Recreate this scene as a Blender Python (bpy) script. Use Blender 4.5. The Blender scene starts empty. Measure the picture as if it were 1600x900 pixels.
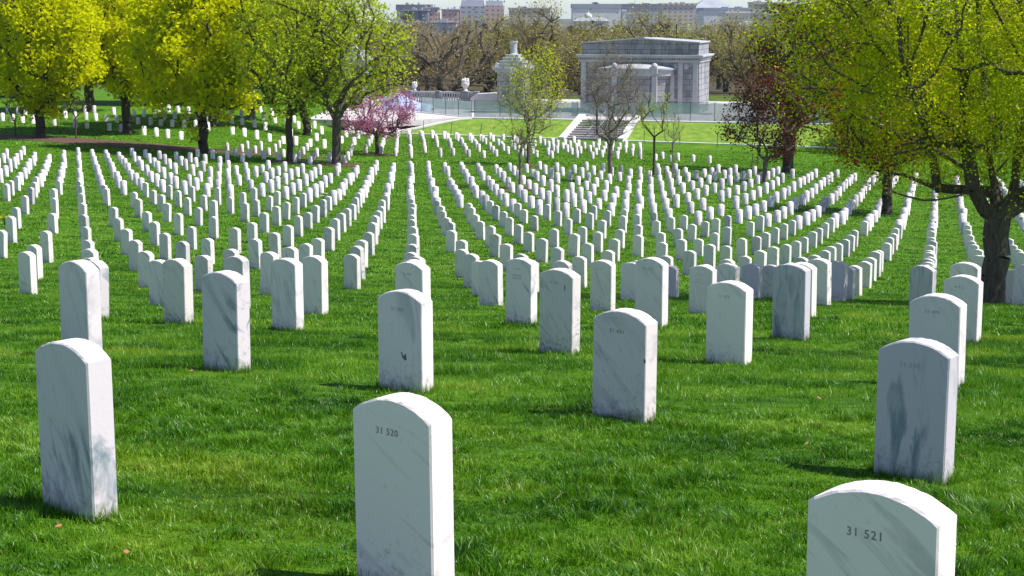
import bpy, math, random
import numpy as np
from mathutils import Vector, Matrix, noise as mnoise
R = math.radians
rng = np.random.default_rng(7)
random.seed(7)
sc = bpy.context.scene
col = sc.collection

# ------------------------------------------------------------------ camera, sky, sun, exposure
cam_d = bpy.data.cameras.new("camera"); cam = bpy.data.objects.new("camera", cam_d); col.objects.link(cam)
cam_d.sensor_width = 36.0; cam_d.lens = 57.35; cam_d.clip_start = 0.1; cam_d.clip_end = 20000
cam.location = (0, 0, 0); cam.rotation_euler = (R(90 - 9.66), 0, 0)
sc.camera = cam
SUN_DIR = Vector((0.975, -0.20, 0)).normalized() * math.cos(R(55)) + Vector((0, 0, math.sin(R(55))))
world = bpy.data.worlds.new("World"); sc.world = world; world.use_nodes = True
wn = world.node_tree; bg = wn.nodes["Background"]
sky = wn.nodes.new("ShaderNodeTexSky"); sky.sky_type = 'NISHITA'; sky.sun_disc = False
sky.sun_elevation = R(55); sky.sun_rotation = math.atan2(SUN_DIR.x, SUN_DIR.y)
sky.air_density = 1.0; sky.dust_density = 0.1; sky.ozone_density = 2.5
tint = wn.nodes.new("ShaderNodeVectorMath"); tint.operation = 'MULTIPLY'; 
tcw = wn.nodes.new("ShaderNodeTexCoord"); sxw = wn.nodes.new("ShaderNodeSeparateXYZ"); wn.links.new(tcw.outputs["Generated"], sxw.inputs[0])
rw = wn.nodes.new("ShaderNodeValToRGB"); rw.color_ramp.elements[0].position = 0.0; rw.color_ramp.elements[0].color = (0.66, 0.79, 1.0, 1)   # bluer air low over the city
rw.color_ramp.elements[1].position = 0.12; rw.color_ramp.elements[1].color = (1.0, 0.94, 0.97, 1)
wn.links.new(sxw.outputs[2], rw.inputs[0]); wn.links.new(rw.outputs[0], tint.inputs[1])
wn.links.new(sky.outputs[0], tint.inputs[0]); wn.links.new(tint.outputs[0], bg.inputs[0]); bg.inputs[1].default_value = 0.108
sun_d = bpy.data.lights.new("sun", 'SUN'); sun_d.energy = 5.0; sun_d.angle = R(0.5); sun_d.color = (1.0, 0.965, 0.92)
sun = bpy.data.objects.new("sun", sun_d); col.objects.link(sun)
sun.rotation_euler = SUN_DIR.to_track_quat('Z', 'Y').to_euler()
sc.view_settings.view_transform = 'Standard'; sc.view_settings.look = 'None'
sc.view_settings.exposure = 0.62; sc.view_settings.gamma = 1.0
sc.render.engine = 'CYCLES'
sc.cycles.max_bounces = 6; sc.cycles.transparent_max_bounces = 12; sc.cycles.volume_bounces = 0

# ------------------------------------------------------------------ helpers
def tag(o, label=None, cat=None, group=None, kind=None):
    if label: o['label'] = label
    if cat: o['category'] = cat
    if group: o['group'] = group
    if kind: o['kind'] = kind
    return o

def empty(name, loc, label=None, cat=None, group=None, rz=0):
    o = bpy.data.objects.new(name, None); col.objects.link(o); o.location = loc; o.rotation_euler = (0, 0, rz)
    o.empty_display_size = 0.3
    return tag(o, label, cat, group)

def link(name, me, mat=None, parent=None, loc=None):
    o = bpy.data.objects.new(name, me); col.objects.link(o)
    if mat and not len(me.materials): me.materials.append(mat)
    if parent: o.parent = parent
    if loc is not None: o.location = loc
    return o

def mesh_np(name, V, loops, sizes, smooth=False):
    """V (n,3); loops flat vertex indices; sizes per face."""
    V = np.asarray(V, np.float32); loops = np.asarray(loops, np.int32); sizes = np.asarray(sizes, np.int32)
    me = bpy.data.meshes.new(name)
    me.vertices.add(len(V)); me.vertices.foreach_set("co", V.ravel())
    me.loops.add(len(loops)); me.loops.foreach_set("vertex_index", loops)
    me.polygons.add(len(sizes))
    st = np.concatenate([[0], np.cumsum(sizes)[:-1]]).astype(np.int32)
    me.polygons.foreach_set("loop_start", st)
    me.polygons.foreach_set("loop_total", sizes)
    if smooth: me.polygons.foreach_set("use_smooth", np.ones(len(sizes), bool))
    me.update(calc_edges=True); me.validate()
    return me

class MB:
    """mesh builder in plain lists"""
    def __init__(s): s.v = []; s.f = []
    def box(s, x0, x1, y0, y1, z0, z1, M=None):
        b = len(s.v)
        P = [(x, y, z) for z in (z0, z1) for x, y in ((x0, y0), (x1, y0), (x1, y1), (x0, y1))]
        if M: P = [tuple(M @ Vector(p)) for p in P]
        s.v += P
        s.f += [tuple(b + i for i in q) for q in ((3, 2, 1, 0), (4, 5, 6, 7), (0, 1, 5, 4), (1, 2, 6, 5), (2, 3, 7, 6), (3, 0, 4, 7))]
        return s
    def frustum(s, cx, cy, z0, z1, a0, b0, a1, b1):
        b = len(s.v)
        s.v += [(cx - a0, cy - b0, z0), (cx + a0, cy - b0, z0), (cx + a0, cy + b0, z0), (cx - a0, cy + b0, z0),
                (cx - a1, cy - b1, z1), (cx + a1, cy - b1, z1), (cx + a1, cy + b1, z1), (cx - a1, cy + b1, z1)]
        s.f += [tuple(b + i for i in q) for q in ((3, 2, 1, 0), (4, 5, 6, 7), (0, 1, 5, 4), (1, 2, 6, 5), (2, 3, 7, 6), (3, 0, 4, 7))]
        return s
    def lathe(s, prof, cx=0, cy=0, n=16, a0=0.0, a1=2 * math.pi):
        full = abs(a1 - a0 - 2 * math.pi) < 1e-6
        m = n if full else n + 1
        b = len(s.v)
        for r, z in prof:
            for k in range(m):
                a = a0 + (a1 - a0) * k / n
                s.v.append((cx + r * math.cos(a), cy + r * math.sin(a), z))
        for i in range(len(prof) - 1):
            for k in range(n):
                k2 = (k + 1) % m
                s.f.append((b + i * m + k, b + i * m + k2, b + (i + 1) * m + k2, b + (i + 1) * m + k))
        if full:
            s.f.append(tuple(b + (len(prof) - 1) * m + k for k in range(m)))
            s.f.append(tuple(b + k for k in reversed(range(m))))
        return s
    def tube(s, p, q, r0, r1=None, n=6):
        r1 = r0 if r1 is None else r1
        p, q = Vector(p), Vector(q); d = (q - p).normalized()
        u = d.orthogonal().normalized(); w = d.cross(u); b = len(s.v)
        for c, r in ((p, r0), (q, r1)):
            for k in range(n):
                a = 2 * math.pi * k / n; s.v.append(tuple(c + u * (r * math.cos(a)) + w * (r * math.sin(a))))
        for k in range(n): s.f.append((b + k, b + (k + 1) % n, b + n + (k + 1) % n, b + n + k))
        s.f.append(tuple(b + k for k in reversed(range(n)))); s.f.append(tuple(b + n + k for k in range(n)))
        return s
    def prism(s, pts, z0, z1):
        """extrude a plan polygon, z0/z1 numbers or lists"""
        b = len(s.v); n = len(pts)
        g = lambda z, i: z[i] if isinstance(z, (list, tuple)) else z
        for i, p in enumerate(pts): s.v.append((p[0], p[1], g(z0, i)))
        for i, p in enumerate(pts): s.v.append((p[0], p[1], g(z1, i)))
        s.f.append(tuple(b + i for i in reversed(range(n)))); s.f.append(tuple(b + n + i for i in range(n)))
        for i in range(n): s.f.append((b + i, b + (i + 1) % n, b + n + (i + 1) % n, b + n + i))
        return s
    def build(s, name, mat, parent=None, bevel=0, smooth=False, loc=None):
        me = bpy.data.meshes.new(name); me.from_pydata(s.v, [], s.f); me.update()
        if smooth:
            for p in me.polygons: p.use_smooth = True
        o = link(name, me, mat, parent, loc)
        if bevel:
            m = o.modifiers.new("bevel", 'BEVEL'); m.width = bevel; m.segments = 2; m.limit_method = 'ANGLE'
        return o

# ------------------------------------------------------------------ materials
def mat(name):
    m = bpy.data.materials.new(name); m.use_nodes = True
    nt = m.node_tree; b = nt.nodes["Principled BSDF"]
    return m, nt, b
def N(nt, t, **kw):
    n = nt.nodes.new(t)
    for k, v in kw.items():
        if k in n.inputs: n.inputs[k].default_value = v
        else: setattr(n, k, v)
    return n
def ramp(nt, src, stops, interp='LINEAR'):
    r = nt.nodes.new("ShaderNodeValToRGB"); r.color_ramp.interpolation = interp
    e = r.color_ramp.elements
    while len(e) < len(stops): e.new(0.5)
    for i, (p, c) in enumerate(stops):
        e[i].position = p; e[i].color = (c, c, c, 1) if isinstance(c, (int, float)) else (*c, 1)
    nt.links.new(src, r.inputs[0]); return r
def mixc(nt, fac, a, b, mode='MIX'):
    m = nt.nodes.new("ShaderNodeMix"); m.data_type = 'RGBA'; m.blend_type = mode
    for sock, v in ((m.inputs[0], fac), (m.inputs[6], a), (m.inputs[7], b)):
        if isinstance(v, bpy.types.NodeSocket): nt.links.new(v, sock)
        elif isinstance(v, (int, float)): sock.default_value = v
        else: sock.default_value = (*v, 1)
    return m.outputs[2]

def plain(name, c, rough=0.8, var=0.15, scale=3.0, bump=0.0, metal=0.0):
    m, nt, b = mat(name)
    tc = N(nt, "ShaderNodeTexCoord"); nz = N(nt, "ShaderNodeTexNoise", Scale=scale, Detail=6.0)
    nt.links.new(tc.outputs["Object"], nz.inputs["Vector"])
    lo = tuple(x * (1 - var) for x in c); hi = tuple(min(1, x * (1 + var)) for x in c)
    r = ramp(nt, nz.outputs["Fac"], [(0.3, lo), (0.7, hi)])
    nt.links.new(r.outputs[0], b.inputs["Base Color"]); b.inputs["Roughness"].default_value = rough
    b.inputs["Metallic"].default_value = metal
    if bump:
        bp = N(nt, "ShaderNodeBump", Strength=bump, Distance=0.05); nt.links.new(nz.outputs["Fac"], bp.inputs["Height"])
        nt.links.new(bp.outputs[0], b.inputs["Normal"])
    return m

def marble_mat(name, base, vein, vein_amt, rot, scl=1.0, dirt=0.5):
    m, nt, b = mat(name); L = nt.links
    tc = N(nt, "ShaderNodeTexCoord"); oi = N(nt, "ShaderNodeObjectInfo")
    off = N(nt, "ShaderNodeVectorMath", operation='MULTIPLY_ADD')
    off.inputs[1].default_value = (37, 53, 29); off.inputs[2].default_value = (0, 0, 0)
    cmb = N(nt, "ShaderNodeCombineXYZ")
    for i in range(3): L.new(oi.outputs["Random"], cmb.inputs[i])
    L.new(cmb.outputs[0], off.inputs[0])
    add = N(nt, "ShaderNodeVectorMath", operation='ADD'); L.new(tc.outputs["Object"], add.inputs[0]); L.new(off.outputs[0], add.inputs[1])
    m0 = N(nt, "ShaderNodeMapping"); L.new(add.outputs[0], m0.inputs["Vector"])
    rr = N(nt, "ShaderNodeMath", operation='MULTIPLY_ADD'); L.new(oi.outputs["Random"], rr.inputs[0]); rr.inputs[1].default_value = 0.8; rr.inputs[2].default_value = rot[1] - 0.5
    cr = N(nt, "ShaderNodeCombineXYZ"); L.new(rr.outputs[0], cr.inputs[1]); cr.inputs[0].default_value = rot[0]; L.new(cr.outputs[0], m0.inputs["Rotation"])
    mp = N(nt, "ShaderNodeMapping"); mp.inputs["Scale"].default_value = (13.0 * scl, 7.0 * scl, 2.4 * scl)
    L.new(m0.outputs[0], mp.inputs["Vector"])
    n1 = N(nt, "ShaderNodeTexNoise", Scale=1.0, Detail=8.0, Roughness=0.62, Distortion=0.8); L.new(mp.outputs[0], n1.inputs["Vector"])
    v = ramp(nt, n1.outputs["Fac"], [(0.34, 1.0), (0.42, 0.6), (0.49, 0.0), (0.56, 0.0)])      # soft smoky veins
    n2 = N(nt, "ShaderNodeTexNoise", Scale=2.2, Detail=5.0); L.new(add.outputs[0], n2.inputs["Vector"])
    msk = ramp(nt, n2.outputs["Fac"], [(0.4, 0.12), (0.62, 1.0)])
    mul = N(nt, "ShaderNodeMath", operation='MULTIPLY'); L.new(v.outputs[0], mul.inputs[0]); L.new(msk.outputs[0], mul.inputs[1])
    mul2 = N(nt, "ShaderNodeMath", operation='MULTIPLY'); L.new(mul.outputs[0], mul2.inputs[0]); mul2.inputs[1].default_value = vein_amt
    c1 = mixc(nt, mul2.outputs[0], base, vein)
    # broad tone difference between stones
    tone = ramp(nt, oi.outputs["Random"], [(0.0, (0.80, 0.81, 0.84)), (0.5, (0.97, 0.97, 0.95)), (1.0, (1.0, 0.99, 0.97))])
    c2 = mixc(nt, 1.0, c1, tone.outputs[0], 'MULTIPLY')
    # speckled dirt and lichen in ragged patches, thicker at the foot
    n3 = N(nt, "ShaderNodeTexNoise", Scale=26.0, Detail=8.0, Roughness=0.7); L.new(add.outputs[0], n3.inputs["Vector"])
    sx = N(nt, "ShaderNodeSeparateXYZ"); L.new(tc.outputs["Object"], sx.inputs[0])
    foot = N(nt, "ShaderNodeMapRange"); L.new(sx.outputs[2], foot.inputs[0])
    foot.inputs[1].default_value = 0.0; foot.inputs[2].default_value = 0.22; foot.inputs[3].default_value = 0.2; foot.inputs[4].default_value = 0.0
    sm = N(nt, "ShaderNodeMath", operation='ADD'); L.new(n3.outputs["Fac"], sm.inputs[0]); L.new(foot.outputs[0], sm.inputs[1])
    dr = ramp(nt, sm.outputs[0], [(0.60, 0.0), (0.78, dirt)])
    c3 = mixc(nt, dr.outputs[0], c2, (0.22, 0.21, 0.17))
    L.new(c3, b.inputs["Base Color"]); b.inputs["Roughness"].default_value = 0.62
    b.inputs["Specular IOR Level"].default_value = 0.3
    bp = N(nt, "ShaderNodeBump", Strength=0.25, Distance=0.004); L.new(n3.outputs["Fac"], bp.inputs["Height"]); L.new(bp.outputs[0], b.inputs["Normal"])
    return m
M_marble = marble_mat("marble_white", (0.86, 0.745, 0.725), (0.36, 0.35, 0.36), 0.55, (0.0, 0.75, 0.0))
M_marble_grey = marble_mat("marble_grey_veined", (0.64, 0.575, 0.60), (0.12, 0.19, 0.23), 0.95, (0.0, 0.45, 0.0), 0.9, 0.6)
M_marble_faint = marble_mat("marble_clean", (0.86, 0.75, 0.73), (0.42, 0.42, 0.43), 0.5, (0.3, 0.9, 0.0), 1.0, 0.35)
M_marble_streak = marble_mat("marble_streaked", (0.80, 0.70, 0.70), (0.2, 0.26, 0.31), 0.8, (0.0, 0.25, 0.0), 0.8, 0.5)
M_marble_worn = marble_mat("marble_worn", (0.78, 0.685, 0.65), (0.30, 0.31, 0.30), 0.7, (0.0, 1.2, 0.0), 1.2, 0.9)
M_letter = plain("letter_cut", (0.20, 0.19, 0.19), 0.9); M_letter_faint = plain("letter_weathered", (0.42, 0.38, 0.37), 0.9)

def leaf_mat(name, c0, c1, c2, trans=0.5, scale=0.6, fine=9.0):
    m, nt, b = mat(name); L = nt.links
    geo = N(nt, "ShaderNodeNewGeometry"); tc = N(nt, "ShaderNodeTexCoord")
    nz = N(nt, "ShaderNodeTexNoise", Scale=scale, Detail=3.0); L.new(tc.outputs["Object"], nz.inputs["Vector"])
    mx = N(nt, "ShaderNodeMath", operation='MULTIPLY_ADD'); L.new(geo.outputs["Random Per Island"], mx.inputs[0]); mx.inputs[1].default_value = 0.35
    L.new(nz.outputs["Fac"], mx.inputs[2])
    r = ramp(nt, mx.outputs[0], [(0.42, c0), (0.66, c1), (0.9, c2)])
    df = N(nt, "ShaderNodeBsdfDiffuse"); tr = N(nt, "ShaderNodeBsdfTranslucent"); ms = N(nt, "ShaderNodeMixShader"); ms.inputs[0].default_value = trans
    L.new(r.outputs[0], df.inputs[0]); L.new(r.outputs[0], tr.inputs[0]); L.new(df.outputs[0], ms.inputs[1]); L.new(tr.outputs[0], ms.inputs[2])
    L.new(ms.outputs[0], nt.nodes["Material Output"].inputs[0])
    return m
M_leaf_yellow = leaf_mat("maple_blossom_leaf", (0.42, 0.48, 0.004), (0.64, 0.67, 0.004), (0.80, 0.78, 0.006), 0.6, 0.5)
M_leaf_fresh = leaf_mat("fresh_leaf", (0.28, 0.37, 0.015), (0.44, 0.53, 0.02), (0.60, 0.66, 0.05), 0.6)
M_leaf_big = leaf_mat("near_maple_leaf", (0.22, 0.33, 0.006), (0.42, 0.50, 0.008), (0.72, 0.72, 0.012), 0.6, 0.8)
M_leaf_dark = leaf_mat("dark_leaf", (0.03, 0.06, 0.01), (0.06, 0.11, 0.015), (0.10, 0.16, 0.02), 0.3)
M_leaf_pink = leaf_mat("redbud_blossom", (0.44, 0.13, 0.26), (0.58, 0.20, 0.36), (0.68, 0.32, 0.46), 0.4, 1.0)
M_leaf_red = leaf_mat("copper_leaf", (0.16, 0.035, 0.015), (0.30, 0.07, 0.02), (0.46, 0.13, 0.03), 0.5, 0.8)
M_leaf_purple = leaf_mat("purple_leaf", (0.05, 0.016, 0.010), (0.10, 0.028, 0.014), (0.16, 0.05, 0.02), 0.3, 0.8)
M_bud_gold = leaf_mat("gold_bud", (0.22, 0.20, 0.035), (0.33, 0.31, 0.05), (0.44, 0.43, 0.08), 0.35, 0.12)
M_bud_green = leaf_mat("green_bud", (0.24, 0.25, 0.05), (0.36, 0.37, 0.08), (0.46, 0.48, 0.12), 0.35, 0.12)
M_bud_brown = leaf_mat("brown_bud", (0.24, 0.18, 0.08), (0.34, 0.27, 0.11), (0.43, 0.36, 0.15), 0.3, 0.12)
def bark_mat(name, c0, c1, sc_=8.0):
    m, nt, b = mat(name); L = nt.links
    tc = N(nt, "ShaderNodeTexCoord"); mp = N(nt, "ShaderNodeMapping"); mp.inputs["Scale"].default_value = (sc_, sc_, sc_ * 0.22)
    L.new(tc.outputs["Object"], mp.inputs["Vector"])
    nz = N(nt, "ShaderNodeTexNoise", Scale=1.6, Detail=8.0, Roughness=0.7); L.new(mp.outputs[0], nz.inputs["Vector"])
    r = ramp(nt, nz.outputs["Fac"], [(0.35, c0), (0.65, c1)]); L.new(r.outputs[0], b.inputs["Base Color"]); b.inputs["Roughness"].default_value = 0.95
    bp = N(nt, "ShaderNodeBump", Strength=0.9, Distance=0.03); L.new(nz.outputs["Fac"], bp.inputs["Height"]); L.new(bp.outputs[0], b.inputs["Normal"])
    return m
M_bark = bark_mat("bark_brown", (0.045, 0.035, 0.028), (0.13, 0.105, 0.085))
M_bark_dark = bark_mat("bark_dark", (0.03, 0.022, 0.018), (0.08, 0.062, 0.05))
M_bark_grey = bark_mat("bark_grey", (0.09, 0.075, 0.065), (0.22, 0.19, 0.165))
M_bark_wood = bark_mat("bark_wood", (0.13, 0.105, 0.07), (0.25, 0.21, 0.14))
M_bark_near = bark_mat("bark_near", (0.05, 0.038, 0.03), (0.15, 0.12, 0.095), 16.0)

# ------------------------------------------------------------------ terrain
CD = [-60, -5, 3.6, 4.9, 6, 7, 9, 10, 11, 12, 13, 14.2, 16, 17.5, 20, 22.7, 27.3, 31.9, 37.5, 45, 52, 60, 70, 82, 95, 110, 130, 150, 160, 175]
CZ = [-1.5, -1.6, -1.72, -1.80, -1.86, -1.94, -2.10, -2.23, -2.39, -2.56, -2.70, -2.84, -3.07, -3.28, -3.65, -4.05, -4.78, -5.42, -6.00, -6.72, -7.34, -7.97, -8.70, -9.45, -10.1, -10.72, -11.4, -12.0, -12.25, -12.4]
TD = [-60, 9, 12, 16, 20, 37, 52, 75, 105, 150, 160, 400]
TZ = [-.032, -.032, -.022, -.006, -.01, -.04, -.06, -.05, -.035, -.06, -.05, -.05]
_d = np.arange(-60, 400, 0.25)
def _smooth(v, s):
    k = np.exp(-0.5 * (np.arange(-24, 25) * 0.25 / s) ** 2); k /= k.sum()
    return np.convolve(np.pad(v, 24, mode='edge'), k, 'valid')
_c = np.interp(_d, CD, CZ); _c1 = _smooth(_c, 0.5); _c2 = _smooth(_c, 2.2)
_w = np.clip((_d - 15) / 15, 0, 1); _cs = _c1 * (1 - _w) + _c2 * _w
_t = _smooth(np.interp(_d, TD, TZ), 2.5)
ALPHA = R(15); CA, SA = math.cos(ALPHA), math.sin(ALPHA); P0 = (2.0, 160.0)
def to_local(x, y):
    dx, dy = x - P0[0], y - P0[1]
    return dx * CA - dy * SA, dx * SA + dy * CA
def to_world(lx, ly): return P0[0] + lx * CA + ly * SA, P0[1] - lx * SA + ly * CA
def sstep(a, b, v):
    t = np.clip((v - a) / (b - a), 0, 1); return t * t * (3 - 2 * t)
Z_LOW, Z_TOP = -12.35, -11.1
def G(x, y):
    x = np.asarray(x, float); y = np.asarray(y, float)
    base = np.interp(y, _d, _cs) + np.interp(y, _d, _t) * np.clip(x, -60, 45)
    base = base - 0.03 * np.clip((26 - y) / 8, 0, 1)
    und = 0.05 * np.sin(x * 0.31 + y * 0.12) * np.sin(y * 0.23 - x * 0.05) * np.clip((y - 6) / 20, 0, 1)
    base = base + und
    lx, ly = to_local(x, y)
    # lower lawn levels out before the bank, the bank climbs to the terrace
    low = Z_LOW - 0.012 * np.clip(lx, -40, 60)
    k = sstep(-14, -0.5, ly)
    z = base * (1 - k) + low * k
    bank = sstep(0, 1, np.clip((ly - 0.3) / 7.5, 0, 1))
    edge = -14.5 + np.clip(ly, 0, 8.0) * 0.95
    z = z + (Z_TOP - low) * bank * sstep(-3, 0, lx - edge + 1.5)
    # wooded rise on the left
    kl = sstep(-16, -26, x) * sstep(120, 140, y)
    zl = -9.75 - 0.002 * (y - 140) + 0.01 * np.clip(-x - 30, 0, 60)
    z = z * (1 - kl) + zl * kl
    # beyond the terrace the land falls to the river plain
    f = sstep(215, 330, y); z = z * (1 - f) + (-17.0) * f
    f = sstep(330, 1200, y); z = z * (1 - f) + (-46.0) * f
    return z
def g(x, y): return float(G(x, y))

ds = np.concatenate([np.arange(-30, 3, 3.0), np.arange(3, 40, 0.25), np.arange(40, 140, 0.8), np.arange(140, 182, 0.4), np.arange(182, 340, 5), np.geomspace(340, 9000, 40)])
nx = 241; tx = np.linspace(-1, 1, nx); tx = np.sign(tx) * np.abs(tx) ** 1.25
Y, T = np.meshgrid(ds, tx, indexing='ij'); Wd = 28 + np.abs(Y) * 0.55 + np.clip(Y - 400, 0, None) * 0.5; X = T * Wd
Z = G(X, Y)
V = np.stack([X, Y, Z], -1).reshape(-1, 3); nr = len(ds)
i0 = (np.arange(nr - 1)[:, None] * nx + np.arange(nx - 1)[None]).ravel()
loops = np.stack([i0, i0 + 1, i0 + nx + 1, i0 + nx], -1).ravel()
me = mesh_np("ground", V, loops, np.full(len(i0), 4), smooth=True)
mG, nt, b = mat("grass_ground"); L = nt.links
geo = N(nt, "ShaderNodeNewGeometry"); pos = geo.outputs["Position"]
nA = N(nt, "ShaderNodeTexNoise", Scale=0.35, Detail=6.0); L.new(pos, nA.inputs["Vector"])
mpx = N(nt, "ShaderNodeMapping"); mpx.inputs["Scale"].default_value = (0.35, 1.5, 1); mpx.inputs["Rotation"].default_value = (0, 0, R(8)); L.new(pos, mpx.inputs["Vector"])
nB = N(nt, "ShaderNodeTexNoise", Scale=1.3, Detail=8.0, Roughness=0.72); L.new(mpx.outputs[0], nB.inputs["Vector"])
nC = N(nt, "ShaderNodeTexNoise", Scale=14.0, Detail=6.0, Roughness=0.8); L.new(mpx.outputs[0], nC.inputs["Vector"])
cA = ramp(nt, nB.outputs["Fac"], [(0.32, (0.016, 0.060, 0.001)), (0.44, (0.048, 0.135, 0.002)), (0.56, (0.088, 0.200, 0.004)), (0.75, (0.17, 0.27, 0.015))])
cF = ramp(nt, nC.outputs["Fac"], [(0.32, (0.5, 0.52, 0.5)), (0.68, (1.35, 1.35, 1.2))])
c = mixc(nt, 0.85, cA.outputs[0], cF.outputs[0], 'MULTIPLY')
yl = ramp(nt, nA.outputs["Fac"], [(0.60, 0.0), (0.74, 0.45)])
c = mixc(nt, yl.outputs[0], c, (0.16, 0.20, 0.02))
sp = N(nt, "ShaderNodeSeparateXYZ"); L.new(pos, sp.inputs[0])
far = N(nt, "ShaderNodeMapRange"); L.new(sp.outputs[1], far.inputs[0]); far.inputs[1].default_value = 196; far.inputs[2].default_value = 225
wood = ramp(nt, nA.outputs["Fac"], [(0.35, (0.045, 0.035, 0.02)), (0.65, (0.09, 0.08, 0.04))])
c = mixc(nt, far.outputs[0], c, wood.outputs[0])
L.new(c, b.inputs["Base Color"]); b.inputs["Roughness"].default_value = 0.9; b.inputs["Specular IOR Level"].default_value = 0.15
bp = N(nt, "ShaderNodeBump", Strength=1.0, Distance=0.12); L.new(nB.outputs["Fac"], bp.inputs["Height"])
bp2 = N(nt, "ShaderNodeBump", Strength=0.8, Distance=0.03); L.new(nC.outputs["Fac"], bp2.inputs["Height"]); L.new(bp.outputs[0], bp2.inputs["Normal"])
L.new(bp2.outputs[0], b.inputs["Normal"])
ground = link("ground", me, mG); tag(ground, kind='structure')

# ------------------------------------------------------------------ grass blades
def vnoise(x, y, s, seed):
    r = np.random.default_rng(seed); T = r.random((257, 257)); T[-1] = T[0]; T[:, -1] = T[:, 0]
    u = x / s; v = y / s; iu = np.floor(u).astype(int); iv = np.floor(v).astype(int); fu = u - iu; fv = v - iv
    fu = fu * fu * (3 - 2 * fu); fv = fv * fv * (3 - 2 * fv); iu %= 256; iv %= 256
    return (T[iu, iv] * (1 - fu) + T[iu + 1, iv] * fu) * (1 - fv) + (T[iu, iv + 1] * (1 - fu) + T[iu + 1, iv + 1] * fu) * fv
def blades(name, d0, d1, dens, h, w, segs, label, seed):
    r = np.random.default_rng(seed)
    area = lambda d: 0.34 * d * d + 0.8 * d
    # sample distance with constant areal density
    n = int((area(d1) - area(d0)) * 2 * dens * 0.93)
    u = r.random(n); A = area(d0) + u * (area(d1) - area(d0))
    y = (-0.8 + np.sqrt(0.64 + 4 * 0.34 * A)) / (2 * 0.34)
    x = (r.random(n) * 2 - 1) * (0.345 * y + 0.4)
    # patchy height
    q = 0.45 * vnoise(x, y, 0.07, 15) + 0.3 * vnoise(x, y, 0.17, 11) + 0.25 * vnoise(x, y, 0.6, 12)
    q = np.clip((q - 0.2) / 0.6, 0, 1)
    hh = h * (0.22 + 1.6 * q * q + 0.45 * r.random(n)); hh = np.clip(hh, h * 0.3, h * 2.0)
    z = G(x, y) - 0.01
    a = r.random(n) * 2 * np.pi; lean = 0.10 + 0.75 * r.random(n) ** 1.5
    lx_, ly_ = np.cos(a) * lean, np.sin(a) * lean
    # local combing so tufts lie together
    ang = vnoise(x, y, 0.09, 13) * 14.0; am = 0.6 * vnoise(x, y, 0.2, 14); cx_ = np.cos(ang) * am; cy_ = np.sin(ang) * am
    lx_ += cx_; ly_ += cy_
    b_ = r.random(n) * np.pi; wx, wy = np.cos(b_) * w * 0.5, np.sin(b_) * w * 0.5
    ww = 0.7 + 0.6 * r.random(n); wx *= ww; wy *= ww
    P = np.stack([x, y, z], -1)
    wv = np.stack([wx, wy, np.zeros(n)], -1)
    up = np.stack([lx_ * hh * 0.25, ly_ * hh * 0.25, hh * 0.55], -1)
    tip = np.stack([lx_ * hh, ly_ * hh, hh * (1.0 - 0.3 * lean)], -1)
    if segs == 2:
        VV = np.stack([P - wv, P + wv, P + up + wv * 0.8, P + up - wv * 0.8, P + tip], 1).reshape(-1, 3)
        bi = np.arange(n)[:, None] * 5
        lo = np.concatenate([bi + np.array([[0, 1, 2, 3]]), bi + np.array([[3, 2, 4]])], 1).ravel()
        sz = np.tile([4, 3], n)
    else:
        VV = np.stack([P - wv, P + wv, P + tip], 1).reshape(-1, 3); lo = np.arange(n * 3); sz = np.full(n, 3)
    me = mesh_np(name, VV, lo, sz)
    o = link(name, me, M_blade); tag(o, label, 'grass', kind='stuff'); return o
M_blade, nt, b = mat("grass_blade"); L = nt.links
geo = N(nt, "ShaderNodeNewGeometry")
nz = N(nt, "ShaderNodeTexNoise", Scale=1.1, Detail=3.0, Roughness=0.55); L.new(geo.outputs["Position"], nz.inputs["Vector"])  # grass tone variation; its broad dark patches also paint soft shade onto the lawn
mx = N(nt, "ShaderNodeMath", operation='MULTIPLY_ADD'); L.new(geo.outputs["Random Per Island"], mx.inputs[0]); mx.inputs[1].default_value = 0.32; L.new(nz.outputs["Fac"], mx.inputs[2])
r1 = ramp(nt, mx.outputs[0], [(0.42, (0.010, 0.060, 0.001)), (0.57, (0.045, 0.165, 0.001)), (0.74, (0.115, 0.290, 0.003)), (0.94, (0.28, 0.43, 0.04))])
dr = ramp(nt, geo.outputs["Random Per Island"], [(0.0, 0.0), (0.97, 0.0), (0.98, 1.0)], 'CONSTANT')
nzp = N(nt, "ShaderNodeTexNoise", Scale=0.55, Detail=5.0, Roughness=0.6); L.new(geo.outputs["Position"], nzp.inputs["Vector"])
pt = ramp(nt, nzp.outputs["Fac"], [(0.58, 0.0), (0.70, 0.5)])
r1b = mixc(nt, pt.outputs[0], r1.outputs[0], (0.30, 0.36, 0.02))
cc = mixc(nt, dr.outputs[0], r1b, (0.34, 0.32, 0.12))
b.inputs["Roughness"].default_value = 0.40; b.inputs["Specular IOR Level"].default_value = 0.4
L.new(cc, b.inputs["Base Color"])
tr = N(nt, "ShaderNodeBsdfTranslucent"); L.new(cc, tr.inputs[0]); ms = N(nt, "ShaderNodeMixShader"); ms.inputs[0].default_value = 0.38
L.new(b.outputs[0], ms.inputs[1]); L.new(tr.outputs[0], ms.inputs[2]); L.new(ms.outputs[0], nt.nodes["Material Output"].inputs[0])
GRASS = 1.0
blades("near_grass", 4.2, 8.5, 8500 * GRASS, 0.040, 0.0036, 2, "blades of bright green lawn grass between the nearest headstones", 1)
blades("lawn_grass", 8.5, 15, 3900 * GRASS, 0.038, 0.0058, 1, "green lawn grass around the second and third rows of headstones", 2)
blades("slope_grass", 15, 34, 950 * GRASS, 0.040, 0.012, 1, "green lawn grass on the slope that falls away from the camera", 3)
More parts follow.
